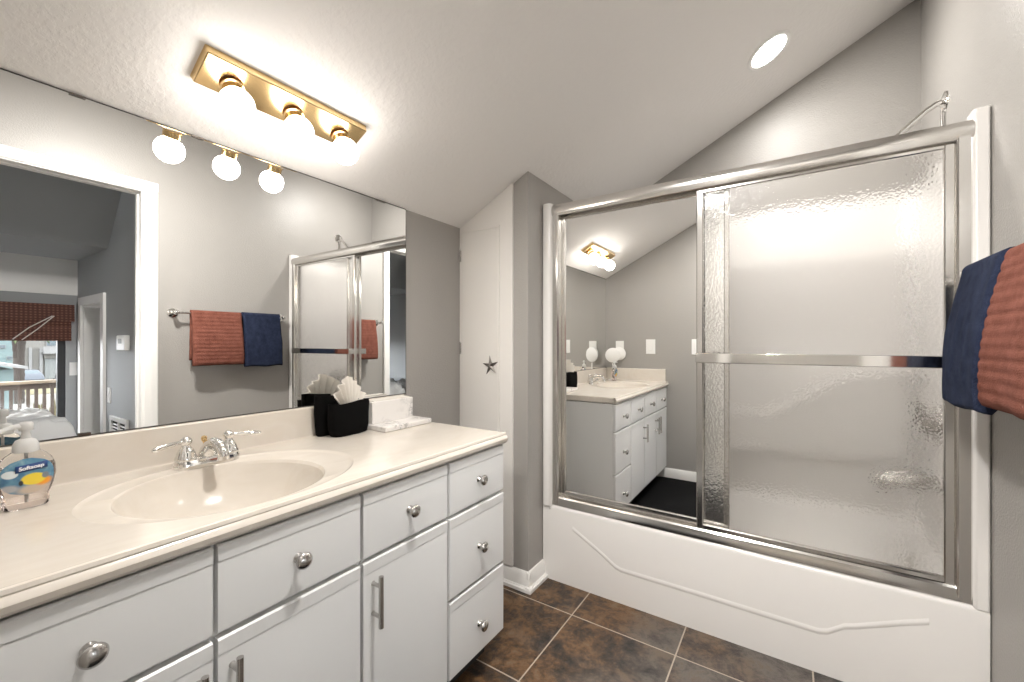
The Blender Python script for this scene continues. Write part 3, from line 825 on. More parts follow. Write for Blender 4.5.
for x0, x1, sg in ((HX0, HX0 + 0.034, 1), (HX1 - 0.034, HX1, -1)):
    jp = [(x0, YT + 0.006), (x0 + 0.004, YT + 0.001), (x1 - 0.004, YT + 0.001), (x1, YT + 0.006), (x1, YT + 0.064), (x0, YT + 0.064)]
    MB().prism(jp, 'z', ZR + 0.01, HZ0 + 0.01).build('wall_jamb', 'alu', se, angle=25)
def door_frame(x0, x1, yc, z0, z1, wv, wt, wb, dep):
    """four frame members of a sliding panel in one mesh"""
    mb = MB()
    a, b_ = yc - dep / 2, yc + dep / 2
    def stile(xa, xb):
        mb.prism([(xa, a + 0.003), (xa + 0.003, a), (xb - 0.003, a), (xb, a + 0.003), (xb, b_), (xa, b_)], 'z', z0, z1)
    stile(x0, x0 + wv); stile(x1 - wv, x1)
    def rail(za, zb):
        mb.prism([(a + 0.003, za), (a, za + 0.003), (a, zb - 0.003), (a + 0.003, zb), (b_, zb), (b_, za)], 'x', x0 + wv, x1 - wv)
    rail(z0, z0 + wb); rail(z1 - wt, z1)
    return mb
# mirrored panel (behind)
MX0, MX1, MY = HX0 + 0.034, 1.236, YT + 0.049
PZ0, PZ1 = ZR + 0.046, HZ0 + 0.012
door_frame(MX0, MX1, MY, PZ0, PZ1, 0.020, 0.024, 0.020, 0.018).build('panel_frame', 'alu', se, angle=25)
MB().box(MX0 + 0.015, MX1 - 0.015, MY - 0.002, MY + 0.004, PZ0 + 0.015, PZ1 - 0.018).build('mirror_panel', 'mirror', se, smooth=False)
# pebbled glass panel (front)
GX0, GX1, GY = 1.118, HX1 - 0.034, YT + 0.026
door_frame(GX0, GX1, GY, PZ0 - 0.006, PZ1 - 0.004, 0.025, 0.022, 0.018, 0.018).build('panel_frame', 'alu', se, angle=25)
MB().box(GX0 + 0.02, GX1 - 0.02, GY - 0.002, GY + 0.003, PZ0 + 0.008, PZ1 - 0.020).build('pebbled_glass', 'frost', se, smooth=False)
# flat towel bar across the glass panel
tb = MB().box(GX0 + 0.004, GX1 - 0.006, GY - 0.050, GY - 0.042, 1.080, 1.119).build('door_bar', 'chrome', se, bevel=0.0025)
for x0 in (GX0 + 0.003, GX1 - 0.025):
    MB().box(x0, x0 + 0.022, GY - 0.043, GY - 0.008, 1.084, 1.115).build('bracket', 'alu', tb, bevel=0.002)

# ------------------------------------------------------------------ vanity cabinet
van = thing('vanity_cabinet', 'long white bathroom vanity cabinet under the cream countertop', 'vanity cabinet', (0.3, 0.63, 0))
VY0, VY1 = YBK + 0.002, 1.275
XFa = 0.537          # face frame plane
mb = MB()
mb.prism([(0.004, 0.0), (0.462, 0.0), (0.462, 0.10), (XFa, 0.10), (XFa, 0.786), (0.004, 0.786)], 'y', VY1 - 0.018, VY1)
mb.box(0.004, XFa, VY0, VY0 + 0.018, 0.0, 0.786)
mb.box(0.004, XFa - 0.02, VY0 + 0.018, VY1 - 0.018, 0.10, 0.118)
mb.box(0.004, 0.012, VY0 + 0.018, VY1 - 0.018, 0.10, 0.60)
mb.build('carcass', 'cab', van, bevel=0.001)
CB = [(0.012, 0.338), (0.346, 0.654), (0.663, 0.968), (0.979, 1.272)]
mb = MB()
VF = VY1 - 0.019
mb.box(XFa - 0.02, XFa, VY0 + 0.019, VF, 0.745, 0.785).box(XFa - 0.02, XFa, VY0 + 0.019, VF, 0.101, 0.125).box(XFa - 0.02, XFa, VY0 + 0.019, VF, 0.60, 0.64)
for y0, y1 in ((0.325, 0.36), (0.64, 0.68), (0.955, 0.995)):
    mb.box(XFa - 0.019, XFa - 0.0005, y0, y1, 0.102, 0.784)
mb.box(XFa - 0.018, XFa - 0.001, 0.97, VF - 0.0005, 0.34, 0.37)
mb.build('face_frame', 'cab', van)
MB().box(0.462, 0.478, VY0 + 0.018, VY1 - 0.018, 0.0, 0.10).build('toe_kick', 'dark', van, smooth=False)  # coloured near-black for the shadow under the cabinet
def front(y0, y1, z0, z1, name, ledge=0.030):
    p = [(XFa, z0), (XFa, z1), (XD - 0.004, z1), (XD, z1 - 0.003), (XD, z1 - ledge), (XD - 0.0016, z1 - ledge - 0.0006), (XD - 0.0016, z1 - ledge - 0.002), (XD - 0.0010, z1 - ledge - 0.006), (XD - 0.0012, z0 + 0.004), (XD - 0.006, z0)]
    return MB().prism(p, 'y', y0, y1).build(name, 'cab', van, bevel=0.0005, seg=2)
def knob(par, y, z):
    pr = [(0.011, 0), (0.0105, 0.003), (0.0065, 0.006), (0.006, 0.013), (0.0085, 0.016), (0.0160, 0.0195), (0.0178, 0.0235), (0.0165, 0.027), (0.011, 0.0305), (0.004, 0.0325), (0.0, 0.0327)]
    tag(MB().lathe(pr, (XD - 0.001, y, z), (1, 0, 0), 26).build('knob', 'nickel', par, angle=50), 'round brushed nickel knob')
def bar_handle(par, y, zc_):
    mb = MB().tube([(XD + 0.030, y, zc_ - 0.064), (XD + 0.030, y, zc_ + 0.064)], 0.0062, 18)
    for dz in (-0.038, 0.038):
        mb.lathe([(0.0062, 0), (0.0048, 0.003), (0.0048, 0.027)], (XD - 0.001, y, zc_ + dz), (1, 0, 0), 14)
    tag(mb.build('handle', 'nickel', par, angle=50), 'vertical brushed nickel bar handle')
for (y0, y1), ky in zip(CB, (0.175, 0.498, 0.814, 1.125)):
    d = front(y0, y1, 0.619, 0.784, 'drawer')
    knob(d, ky, 0.697)
for z0, z1, kz in ((0.355, 0.609, 0.470), (0.104, 0.347, 0.205)):
    d = front(CB[3][0], CB[3][1], z0, z1, 'drawer')
    knob(d, 1.128, kz)
for (y0, y1), hy in zip(CB[:3], (0.314, 0.370, 0.692)):
    d = front(y0, y1, 0.104, 0.610, 'door')
    bar_handle(d, hy, 0.512)

# ------------------------------------------------------------------ countertop with moulded sink
ct = thing('countertop', 'cream cultured marble countertop with moulded oval sink and backsplash', 'countertop', (0.28, 0.63, ZC))
XN = 0.549
bc = (0.315, 0.467); ba = (0.198, 0.205)      # bowl ellipse (x,y)
rc = (0.305, 0.487); ra_ = (0.229, 0.283)     # moulded outer ring
angs = [2 * PI * k / 112 for k in range(112)]
rx0, rx1, ry0, ry1 = 0.0, XN, YBK + 0.0005, YE
for cxn, cyn in ((rx0, ry0), (rx1, ry0), (rx1, ry1), (rx0, ry1)):
    angs.append(math.atan2(cyn - rc[1], cxn - rc[0]) % (2 * PI))
angs = sorted(set(round(a, 6) for a in angs))
def ell(c, a, f, z): return [(c[0] + a[0] * f * math.cos(t_), c[1] + a[1] * f * math.sin(t_), z) for t_ in angs]
def ellmix(q, z):
    c = (bc[0] + (rc[0] - bc[0]) * q, bc[1] + (rc[1] - bc[1]) * q)
    a = (ba[0] + (ra_[0] - ba[0]) * q, ba[1] + (ra_[1] - ba[1]) * q)
    return ell(c, a, 1.0, z)
def rectrow(z):
    pts = []
    for t_ in angs:
        dx, dy = math.cos(t_), math.sin(t_)
        cand = []
        if dx > 1e-9: cand.append((rx1 - rc[0]) / dx)
        if dx < -1e-9: cand.append((rx0 - rc[0]) / dx)
        if dy > 1e-9: cand.append((ry1 - rc[1]) / dy)
        if dy < -1e-9: cand.append((ry0 - rc[1]) / dy)
        q = min(cand)
        pts.append((rc[0] + dx * q, rc[1] + dy * q, z))
    return pts
rows = [ellmix(0.0, ZC - 0.014), ellmix(0.06, ZC - 0.0065), ellmix(0.14, ZC - 0.0040), ellmix(0.82, ZC - 0.0030), ellmix(0.93, ZC - 0.0018), ellmix(1.0, ZC + 0.0008), ellmix(1.06, ZC + 0.0005), rectrow(ZC), rectrow(ZC - 0.037)]
# keep the ring inside the front edge
for r_ in rows[:7]:
    for i, p in enumerate(r_):
        r_[i] = (min(p[0], XN - 0.012), p[1], p[2])
mb = MB().grid(rows, True)
# nose along the front edge, with a small raised bead and rolled lip
npf = [(XN - 0.001, ZC), (XN + 0.004, ZC + 0.0015), (XN + 0.009, ZC), (XN + 0.011, ZC - 0.006), (XN + 0.010, ZC - 0.009), (XN + 0.014, ZC - 0.012), (XN + 0.018, ZC - 0.020), (XN + 0.016, ZC - 0.030), (XN + 0.009, ZC - 0.037), (XN - 0.001, ZC - 0.039)]
mb.prism(npf, 'y', ry0, YE + 0.004)
mb.prism([(YE - 0.001, ZC), (YE + 0.004, ZC - 0.004), (YE + 0.004, ZC - 0.030), (YE - 0.001, ZC - 0.037)], 'x', 0.0, XN + 0.008)
mb.build('counter_slab', 'marble', ct, angle=28)
rows = []
for f, dz in ((1.0, -0.014), (0.985, -0.022), (0.96, -0.034), (0.90, -0.062), (0.80, -0.092), (0.66, -0.116), (0.48, -0.131), (0.25, -0.138), (0.11, -0.140)):
    rows.append(ell(bc, ba, f, ZC + dz))
bowl = MB().grid(rows, True).build('sink_bowl', 'marble', ct, angle=60)
tag(MB().lathe([(0.026, 0.0), (0.026, 0.004), (0.018, 0.005), (0.016, 0.0), (0.0, -0.001)], (bc[0], bc[1], ZC - 0.1405), n=28).build('drain', 'chrome', bowl), 'round chrome drain')
ZS = 0.932
MB().prism([(0.0005, ZC), (0.022, ZC), (0.020, ZC + 0.004), (0.0195, ZS - 0.004), (0.016, ZS), (0.0005, ZS)], 'y', YBK + 0.0005, 1.278).build('backsplash', 'marble', ct, angle=25)
MB().prism([(YBK + 0.0005, ZC), (YBK + 0.020, ZC), (YBK + 0.020, ZS - 0.004), (YBK + 0.016, ZS), (YBK + 0.0005, ZS)], 'x', 0.020, XN - 0.004).build('side_splash', 'marble', ct, angle=25)

# ------------------------------------------------------------------ faucet
FY, FX = 0.505, 0.088
fa = thing('faucet', 'chrome two handle faucet at the back of the sink', 'faucet', (FX, FY, ZC))
def stadium(cx_, cy_, hx, hy, z, n=14):
    pts = []
    for k in range(n):
        a = -PI / 2 + PI * k / (n - 1)
        pts.append((cx_ - hx * math.sin(a) * 1.0, cy_ + (hy - hx) + hx * math.cos(a), z))
    for k in range(n):
        a = PI / 2 + PI * k / (n - 1)
        pts.append((cx_ - hx * math.sin(a), cy_ - (hy - hx) + hx * math.cos(a), z))
    return pts
rows = [stadium(FX, FY, 0.027, 0.078, ZC - 0.004), stadium(FX, FY, 0.027, 0.078, ZC + 0.010), stadium(FX, FY, 0.024, 0.075, ZC + 0.018), stadium(FX, FY, 0.018, 0.068, ZC + 0.021)]
mb = MB().grid(rows, True); nrow = len(rows[0]); mb.f.append(tuple(range(3 * nrow, 4 * nrow)))
mb.build('base_plate', 'chrome', fa, angle=40)
for sgn in (-1, 1):
    hy = FY + sgn * 0.051
    pr = [(0.025, 0.018), (0.0255, 0.024), (0.024, 0.028), (0.022, 0.031), (0.021, 0.037), (0.016, 0.047), (0.011, 0.054), (0.010, 0.058), (0.013, 0.062), (0.0145, 0.068), (0.0125, 0.074), (0.006, 0.079), (0.0, 0.080)]
    hnd = MB().lathe(pr, (FX, hy, ZC), n=26).build('handle', 'chrome', fa, angle=50)
    L = [(FX + 0.002, hy + sgn * 0.008, ZC + 0.067), (FX + 0.006, hy + sgn * 0.022, ZC + 0.067), (FX + 0.010, hy + sgn * 0.034, ZC + 0.066), (FX + 0.016, hy + sgn * 0.055, ZC + 0.065), (FX + 0.021, hy + sgn * 0.070, ZC + 0.062), (FX + 0.023, hy + sgn * 0.078, ZC + 0.061)]
    MB().tube(L, [0.006, 0.0048, 0.0068, 0.0066, 0.0076, 0.004], 14).build('lever', 'chrome', hnd, angle=60)
# spout: body rises then bends over the bowl
S_ = [(FX - 0.002, FY, ZC + 0.018), (FX + 0.004, FY, ZC + 0.036), (FX + 0.018, FY, ZC + 0.052), (FX + 0.040, FY, ZC + 0.061), (FX + 0.064, FY, ZC + 0.060), (FX + 0.084, FY, ZC + 0.051), (FX + 0.094, FY, ZC + 0.038), (FX + 0.095, FY, ZC + 0.030)]
spt = MB().tube(S_, [0.024, 0.020, 0.016, 0.0145, 0.0135, 0.0128, 0.0125, 0.0118], 20).build('spout', 'chrome', fa, angle=60)
MB().lathe([(0.0135, 0), (0.0135, 0.010), (0.010, 0.0105)], (FX + 0.095, FY, ZC + 0.032), (0.05, 0, -1), 20).build('aerator', 'chrome', spt)
tag(MB().tube([(FX - 0.014, FY - 0.004, ZC + 0.020), (FX - 0.014, FY - 0.004, ZC + 0.060)], 0.0028, 10).lathe([(0.003, 0.055), (0.0065, 0.060), (0.0075, 0.066), (0.0055, 0.072), (0.0, 0.074)], (FX - 0.014, FY - 0.004, ZC), n=16).build('lift_knob', 'brass', fa), 'small brass coloured lift knob')

# ------------------------------------------------------------------ wall mirror
wm = thing('wall_mirror', 'wide frameless wall mirror from the backsplash to the ceiling', 'mirror', (0.002, 0.64, ZS))
MB().box(0.0006, 0.0056, YBK + 0.004, 1.300, ZS + 0.0008, Z0 - 0.001).build('mirror_glass', 'mirror', wm, smooth=False)
m, nt, b = newmat('dark_mirror_edge'); b.inputs['Base Color'].default_value = (0.05, 0.045, 0.04, 1); b.inputs['Roughness'].default_value = 0.4
M['mirredge'] = m
MB().box(0.0005, 0.0062, YBK + 0.004, 1.3005, ZS + 0.0003, ZS + 0.0035).box(0.0005, 0.0060, 1.2995, 1.3015, ZS, Z0 - 0.001).box(0.0005, 0.0060, YBK + 0.004, 1.30, Z0 - 0.0035, Z0 - 0.0006).build('edge_strip', 'mirredge', wm, smooth=False)
for y0, z0, l_ in ((0.276, ZS, 0.022), (1.0, ZS, 0.022)):
    tag(MB().box(0.0005, 0.011, y0 - l_ / 2, y0 + l_ / 2, z0 + 0.0005, z0 + 0.0085).build('clip', 'brown', wm, bevel=0.001), 'small brown mirror clip')
for y0, l_ in ((0.264, 0.028), (0.51, 0.03), (1.16, 0.05)):
    MB().box(0.0005, 0.010, y0 - l_ / 2, y0 + l_ / 2, Z0 - 0.0065, Z0 - 0.0015).build('clip', 'pewter', wm)

# ------------------------------------------------------------------ vanity light on the slope
nrmv = Vector((S, 0, -1)).normalized()      # out of the ceiling
slo = Vector((1, 0, S)).normalized()        # up the slope
yv = Vector((0, 1, 0))
fc = Vector((0.206, 0.670, zceil(0.206)))
vl = thing('vanity_light', 'brass bar light with three lit globe bulbs on the sloping ceiling', 'ceiling light', tuple(fc))
def slab_on_slope(mb, c, hs, hy, d0, d1, inset=0.0):
    vs = []
    for d, q in ((d0, 0.0), (d1, inset)):
        for a, b_ in ((-1, -1), (1, -1), (1, 1), (-1, 1)):
            vs.append(c + slo * (a * (hs - q)) + yv * (b_ * (hy - q)) + nrmv * d)
    mb.add(vs, [(0, 3, 2, 1), (4, 5, 6, 7), (0, 1, 5, 4), (1, 2, 6, 5), (2, 3, 7, 6), (3, 0, 4, 7)])
    return mb
slab_on_slope(MB(), fc, 0.052, 0.233, -0.003, 0.022, 0.004).build('back_plate', 'brass', vl, bevel=0.0025)
for by in (0.5153, 0.6795, 0.8341):
    bcn = Vector((0.2334, by, 1.7837))
    ft = bcn - nrmv * 0.082
    ft = Vector((ft.x, by, zceil(ft.x)))
    sk = MB().lathe([(0.028, 0.028), (0.028, 0.031), (0.024, 0.033), (0.024, 0.050), (0.020, 0.052)], tuple(ft), tuple(nrmv), 26).build('socket', 'brass', vl, angle=40)
    pr = [(0.013, 0.040), (0.0145, 0.047), (0.019, 0.053)]
    for k in range(1, 17):
        a = -0.95 + (PI / 2 + 0.95) * k / 16
        pr.append((0.041 * math.cos(a), 0.088 + 0.041 * math.sin(a)))
    MB().lathe(pr, tuple(ft), tuple(nrmv), 32).build('bulb', 'bulb', sk, angle=80)

# recessed downlights
def downlight(x, y, label, watts):
    dc = Vector((x, y, zceil(x)))
    dl = thing('recessed_light', label, 'ceiling light', tuple(dc))
    MB().lathe([(0.0, -0.001), (0.092, -0.001), (0.092, 0.003), (0.086, 0.006), (0.074, 0.004), (0.073, 0.001)], tuple(dc), tuple(nrmv), 40, caps=False).build('trim_ring', 'whiteplastic', dl)
    MB().lathe([(0.0, 0.0), (0.0725, 0.0), (0.0725, 0.0035), (0.0, 0.0045)], tuple(dc), tuple(nrmv), 40, caps=False).build('lens', 'down', dl)
    ld = bpy.data.lights.new('downlight_led', 'AREA')
    ld.shape = 'DISK'; ld.size = 0.13; ld.energy = watts; ld.color = DOWN_COLOR; ld.spread = math.radians(180)
    lo = bpy.data.objects.new('downlight_led', ld); COL.objects.link(lo)
    lo.parent = dl; lo.location = nrmv * 0.007
    lo.rotation_euler = nrmv.to_track_quat('-Z', 'Y').to_euler()
downlight(1.357, 2.172, 'round recessed ceiling light above the bathtub', DOWN_TUB)
downlight(1.02, 0.72, 'unseen round recessed ceiling light above the floor in front of the towels', DOWN_FRONT)  # out of view, inferred from towel shadows, added to even the light

# unseen globe lamp added as fill, in the dressing room behind the viewpoint
gl_ = thing('fill_globe', 'added white globe fill lamp in the dressing room behind the viewpoint', 'ceiling light', (1.45, -0.85, 2.5))
MB().lathe([(0.0, 0), (0.07, 0), (0.07, -0.02), (0.045, -0.035), (0.045, -0.06)], (1.45, -0.85, 2.5), n=26).build('ceiling_mount', 'brass', gl_)
AREA_G = 4 * PI * 0.12 ** 2
M['globe'] = emit('fill_globe_glass', DOWN_COLOR, FILL_BACK / (PI * AREA_G))
MB().sphere((1.45, -0.85, 2.335), 0.12).build('globe', 'globe', gl_)

# ------------------------------------------------------------------ towel bar and towels on the right wall
BXc, BZ = W - 0.068, 1.356
tbar = thing('towel_bar', 'chrome towel bar on the grey wall holding two towels', 'towel bar', (W, 1.40, BZ))
MB().tube([(BXc, 1.045, BZ), (BXc, 1.755, BZ)], 0.0075, 16).build('bar', 'chrome', tbar)
for y0 in (1.058, 1.742):
    MB().lathe([(0.0, 0), (0.029, 0), (0.029, 0.006), (0.022, 0.011), (0.013, 0.016), (0.011, 0.040), (0.014, 0.050), (0.016, 0.066), (0.014, 0.080), (0.006, 0.085), (0.0, 0.086)], (W, y0, BZ), (-1, 0, 0), 26).build('post', 'chrome', tbar, angle=50)

def towel(name, mat, label, y0, y1, zf, zb, thick, rib, amp, seed):
    """folded towel over the bar: outer loop in x-z swept along y"""
    Rr = 0.0085 + thick
    def loop(t_):          # t_ along y 0..1
        wob = 0.010 * (noise.noise(Vector((t_ * 2.2, seed, 0.0))))
        out = []
        n1 = 64
        z1 = BZ
        # outside: front bottom -> top -> back bottom, then inside back
        def front_x(z):
            d = (z1 - z) / (z1 - zf)
            return BXc - Rr - 0.040 * math.sin(min(1, d) * PI * 0.60) - wob * d
        for k in range(n1):
            z = zf + (z1 - zf) * k / (n1 - 1)
            rr = amp * (abs(math.sin(PI * (z - zf) / rib)) ** 0.55 - 0.6) if rib else 0.0035 * noise.noise(Vector((t_ * 9, z * 14, seed)))
            out.append((front_x(z) - rr, z))
        for k in range(1, 13):
            a = PI - PI * k / 12
            out.append((BXc + Rr * math.cos(a), BZ + Rr * math.sin(a)))
        for k in range(1, 20):
            z = BZ - (BZ - zb) * k / 19
            out.append((BXc + Rr - 0.004 * math.sin(k / 19 * PI), z))
        out.append((BXc + Rr - thick * 0.5, zb - 0.006))
        out.append((BXc + 0.006, zb))
        for k in range(1, 8):
            z = zb + (BZ - 0.012 - zb) * k / 7
            out.append((BXc + 0.005, z))
        out.append((BXc, BZ - 0.0095)); out.append((BXc - 0.005, BZ - 0.012))
        for k in range(1, 12):
            z = (BZ - 0.012) - (BZ - 0.012 - zf - 0.004) * k / 11
            out.append((front_x(z) + 2 * thick + 0.004 * (1 - k / 11) - 0.002, z))
        out.append((front_x(zf) + thick, zf - 0.010))
        out.append((front_x(zf) + thick * 0.35, zf - 0.006))
        return out
    ny_ = 26
    rows = []
    for j in range(ny_ + 1):
        t_ = j / ny_
        y = y0 + (y1 - y0) * t_
        L = loop(t_)
        # round the folded side edges
        ed = min(t_, 1 - t_) * (y1 - y0)
        kq = 1.0 if ed > 0.012 else 0.72 + 0.28 * math.sin(ed / 0.012 * PI / 2)
        zs = 0.006 * noise.noise(Vector((t_ * 3, seed, 5)))
        cxm = None
        row = []
        for (x, z) in L:
            d = max(0.0, (BZ - z) / (BZ - zf))
            yy = y + 0.010 * d * math.sin(seed) * (1 if t_ > .5 else -.3) + 0.003 * noise.noise(Vector((z * 9, t_ * 5, seed)))
            mid = BXc - Rr * (1 if x < BXc else -1) + thick * (1 if x < BXc else -1)
            xx = x if kq == 1.0 else (mid + (x - mid) * kq)
            row.append((xx, yy, z + zs * d))
        rows.append(row)
    mb = MB().grid(rows, True)
    nr = len(rows[0])
    mb.f.append(tuple(range(nr))); mb.f.append(tuple(range(ny_ * nr, (ny_ + 1) * nr)))
    o = mb.build(name, mat, angle=180)
    tag(o, label, 'towel', 'towels on the chrome bar')
    return o
towel('bath_towel', 'rust', 'rust red ribbed towel folded over the bar, wider of the two', 1.135, 1.434, 1.018, 1.05, 0.013, 0.0255, 0.0035, 1.0)
towel('bath_towel', 'navy', 'navy blue towel folded over the bar beside the rust towel', 1.446, 1.705, 0.998, 1.04, 0.017, 0.0, 0.0, 2.3)

# ------------------------------------------------------------------ things on the counter
# liquid soap bottle
sbx, sby = 0.150, 0.164
sb = thing('soap_bottle', 'clear liquid soap pump bottle with blue fish label beside the sink', 'soap bottle', (sbx, sby, ZC))
def sup(hx, hy, z, e=2.6, n=40):
    pts = []
    for k in range(n):
        a = 2 * PI * k / n
        ca, sa_ = math.cos(a), math.sin(a)
        pts.append((sbx + hx * math.copysign(abs(ca) ** (2 / e), ca), sby + hy * math.copysign(abs(sa_) ** (2 / e), sa_), z))
    return pts
bp_ = [(0.015, 0.029, 0.0005), (0.0185, 0.032, 0.004), (0.019, 0.0325, 0.015), (0.0185, 0.031, 0.020), (0.019, 0.034, 0.030), (0.020, 0.039, 0.046), (0.0205, 0.0418, 0.064), (0.020, 0.0408, 0.082), (0.019, 0.036, 0.096), (0.0165, 0.028, 0.106), (0.014, 0.018, 0.114), (0.0125, 0.013, 0.118), (0.012, 0.012, 0.124)]
rows = [sup(a, b_, ZC + z) for a, b_, z in bp_]
mb = MB().grid(rows, True); nr = len(rows[0]); mb.f.append(tuple(range(nr))); mb.f.append(tuple(range((len(rows) - 1) * nr, len(rows) * nr)))
mb.build('bottle', 'clear', sb, angle=60)
rows = [sup(a - 0.0012, b_ - 0.0012, ZC + z + 0.001) for a, b_, z in bp_[:8]]
mb = MB().grid(rows, True); mb.f.append(tuple(range(nr))); mb.f.append(tuple(range(7 * nr, 8 * nr)))
mb.build('liquid_soap', 'soap', sb, angle=60)
MB().lathe([(0.018, 0.112), (0.019, 0.116), (0.018, 0.128), (0.014, 0.136), (0.0075, 0.139), (0.006, 0.150), (0.006, 0.158)], (sbx, sby, ZC), n=28).build('pump_collar', 'frostplastic', sb, angle=50)
MB().lathe([(0.010, 0.155), (0.011, 0.158), (0.011, 0.168), (0.008, 0.172)], (sbx, sby, ZC), n=22).tube([(sbx, sby, ZC + 0.164), (sbx + 0.006, sby - 0.020, ZC + 0.164), (sbx + 0.012, sby - 0.036, ZC + 0.158)], [0.006, 0.0052, 0.0042], 12).build('pump_head', 'frostplastic', sb, angle=50)
MB().tube([(sbx, sby, ZC + 0.115), (sbx, sby, ZC + 0.012)], 0.0025, 8).build('dip_tube', 'frostplastic', sb)
# label: blue oval with a yellow fish, curved to the bottle front
m, nt, b = newmat('soap_label_print')
tc = N(nt, 'ShaderNodeTexCoord'); sp_ = N(nt, 'ShaderNodeSeparateXYZ'); nt.links.new(tc.outputs['Object'], sp_.inputs[0])
def blob(cy_, cz_, ry_, rz_, soft=0.08):
    a = mth2('DIVIDE', mth2('SUBTRACT', sp_.outputs[1], cy_), ry_); c = mth2('DIVIDE', mth2('SUBTRACT', sp_.outputs[2], cz_), rz_)
    d = mth2('SQRT', mth2('ADD', mth2('MULTIPLY', a, a), mth2('MULTIPLY', c, c)))
    rr = N(nt, 'ShaderNodeMapRange'); rr.inputs['From Min'].default_value = 1.0 + soft; rr.inputs['From Max'].default_value = 1.0 - soft
    nt.links.new(d, rr.inputs['Value'])
    return rr.outputs[0]
def mth2(op, a, bb=None):
    n = N(nt, 'ShaderNodeMath', operation=op)
    for i, q in enumerate((a, bb)):
        if q is None: continue
        if isinstance(q, (int, float)): n.inputs[i].default_value = q
        else: nt.links.new(q, n.inputs[i])
    return n.outputs[0]
wn_ = noise_tex(nt, 60, 3)
wr = ramp(nt, wn_.outputs['Fac'], [(0.3, (0.035, 0.13, 0.25)), (0.6, (0.12, 0.27, 0.38)), (0.8, (0.30, 0.42, 0.46))])
cur = wr.outputs[0]
def over(cur, mask, col):
    mx_ = N(nt, 'ShaderNodeMix', data_type='RGBA'); nt.links.new(mask, mx_.inputs['Factor']); nt.links.new(cur, mx_.inputs['A']); mx_.inputs['B'].default_value = (*col, 1)
    return mx_.outputs['Result']
cur = over(cur, blob(0.010, 0.039, 0.024, 0.010, 0.3), (0.55, 0.45, 0.36))
cur = over(cur, blob(-0.024, 0.045, 0.012, 0.007, 0.3), (0.42, 0.42, 0.44))
cur = over(cur, blob(0.021, 0.052, 0.012, 0.008, 0.3), (0.85, 0.33, 0.03))
cur = over(cur, blob(0.008, 0.059, 0.017, 0.0115, 0.1), (0.80, 0.60, 0.05))
cur = over(cur, blob(0.024, 0.063, 0.005, 0.006, 0.2), (0.20, 0.22, 0.24))
cur = over(cur, blob(-0.009, 0.054, 0.003, 0.005, 0.25), (0.02, 0.02, 0.025))
cur = over(cur, blob(-0.023, 0.073, 0.0105, 0.0075, 0.08), (0.68, 0.74, 0.76))
nt.links.new(cur, b.inputs['Base Color']); b.inputs['Roughness'].default_value = 0.35
rows = []
for j in range(13):
    v = -1 + 2 * j / 12
    zz = 0.0655 + 0.0355 * v
    hw = 0.0365 * (1 - abs(v) ** 2.6) ** 0.5 if abs(v) < 1 else 0.003
    hw = max(hw, 0.006)
    row = []
    # local bottle half-sizes at this height
    for q in range(len(bp_) - 1):
        if bp_[q][2] <= zz <= bp_[q + 1][2]:
            f = (zz - bp_[q][2]) / (bp_[q + 1][2] - bp_[q][2])
            hx_ = bp_[q][0] + f * (bp_[q + 1][0] - bp_[q][0]); hy_ = bp_[q][1] + f * (bp_[q + 1][1] - bp_[q][1])
    for i in range(15):
        yy = hw * (-1 + 2 * i / 14)
        xx = hx_ * max(0.0, 1 - abs(yy / hy_) ** 2.6) ** (1 / 2.6) + 0.0010
        row.append((sbx + xx, sby + yy, ZC + zz))
    rows.append(row)
lab = MB().grid(rows).build('label', m, sb, angle=180)
cu = bpy.data.curves.new('label_lettering', 'FONT')
cu.body = 'Softsoap'; cu.size = 0.0098; cu.align_x = 'CENTER'; cu.extrude = 0.0003; cu.offset = 0.0003
txt = bpy.data.objects.new('lettering_tmp', cu); COL.objects.link(txt)
dg = bpy.context.evaluated_depsgraph_get()
me = bpy.data.meshes.new_from_object(txt.evaluated_get(dg))
bpy.data.objects.remove(txt)
M['navyprint'] = plain('navy_print', (0.012, 0.05, 0.19), 0.4)
M['whiteprint'] = plain('white_print', (0.85, 0.86, 0.88), 0.4)
me.materials.clear(); me.materials.append(M['whiteprint'])
rotm = Matrix(((0, 0, 1), (1, 0, 0), (0, 1, 0)))
for v in me.vertices:
    q = rotm @ v.co
    v.co = Vector((0.0224 + q.x, 0.005 + q.y, 0.0800 + q.z + 0.10 * q.y))
lt = bpy.data.objects.new('lettering', me); COL.objects.link(lt); lt.parent = sb
rows = []
for j in range(2):
    rows.append([(sbx + 0.0219, sby - 0.0165 + 0.043 * i / 8, ZC + (0.0765 + 0.0135 * j) + 0.10 * (-0.0215 + 0.043 * i / 8)) for i in range(9)])
o = MB().grid(rows).build('name_band', 'navyprint', sb)
md = o.modifiers.new('thick', 'SOLIDIFY'); md.thickness = 0.0004

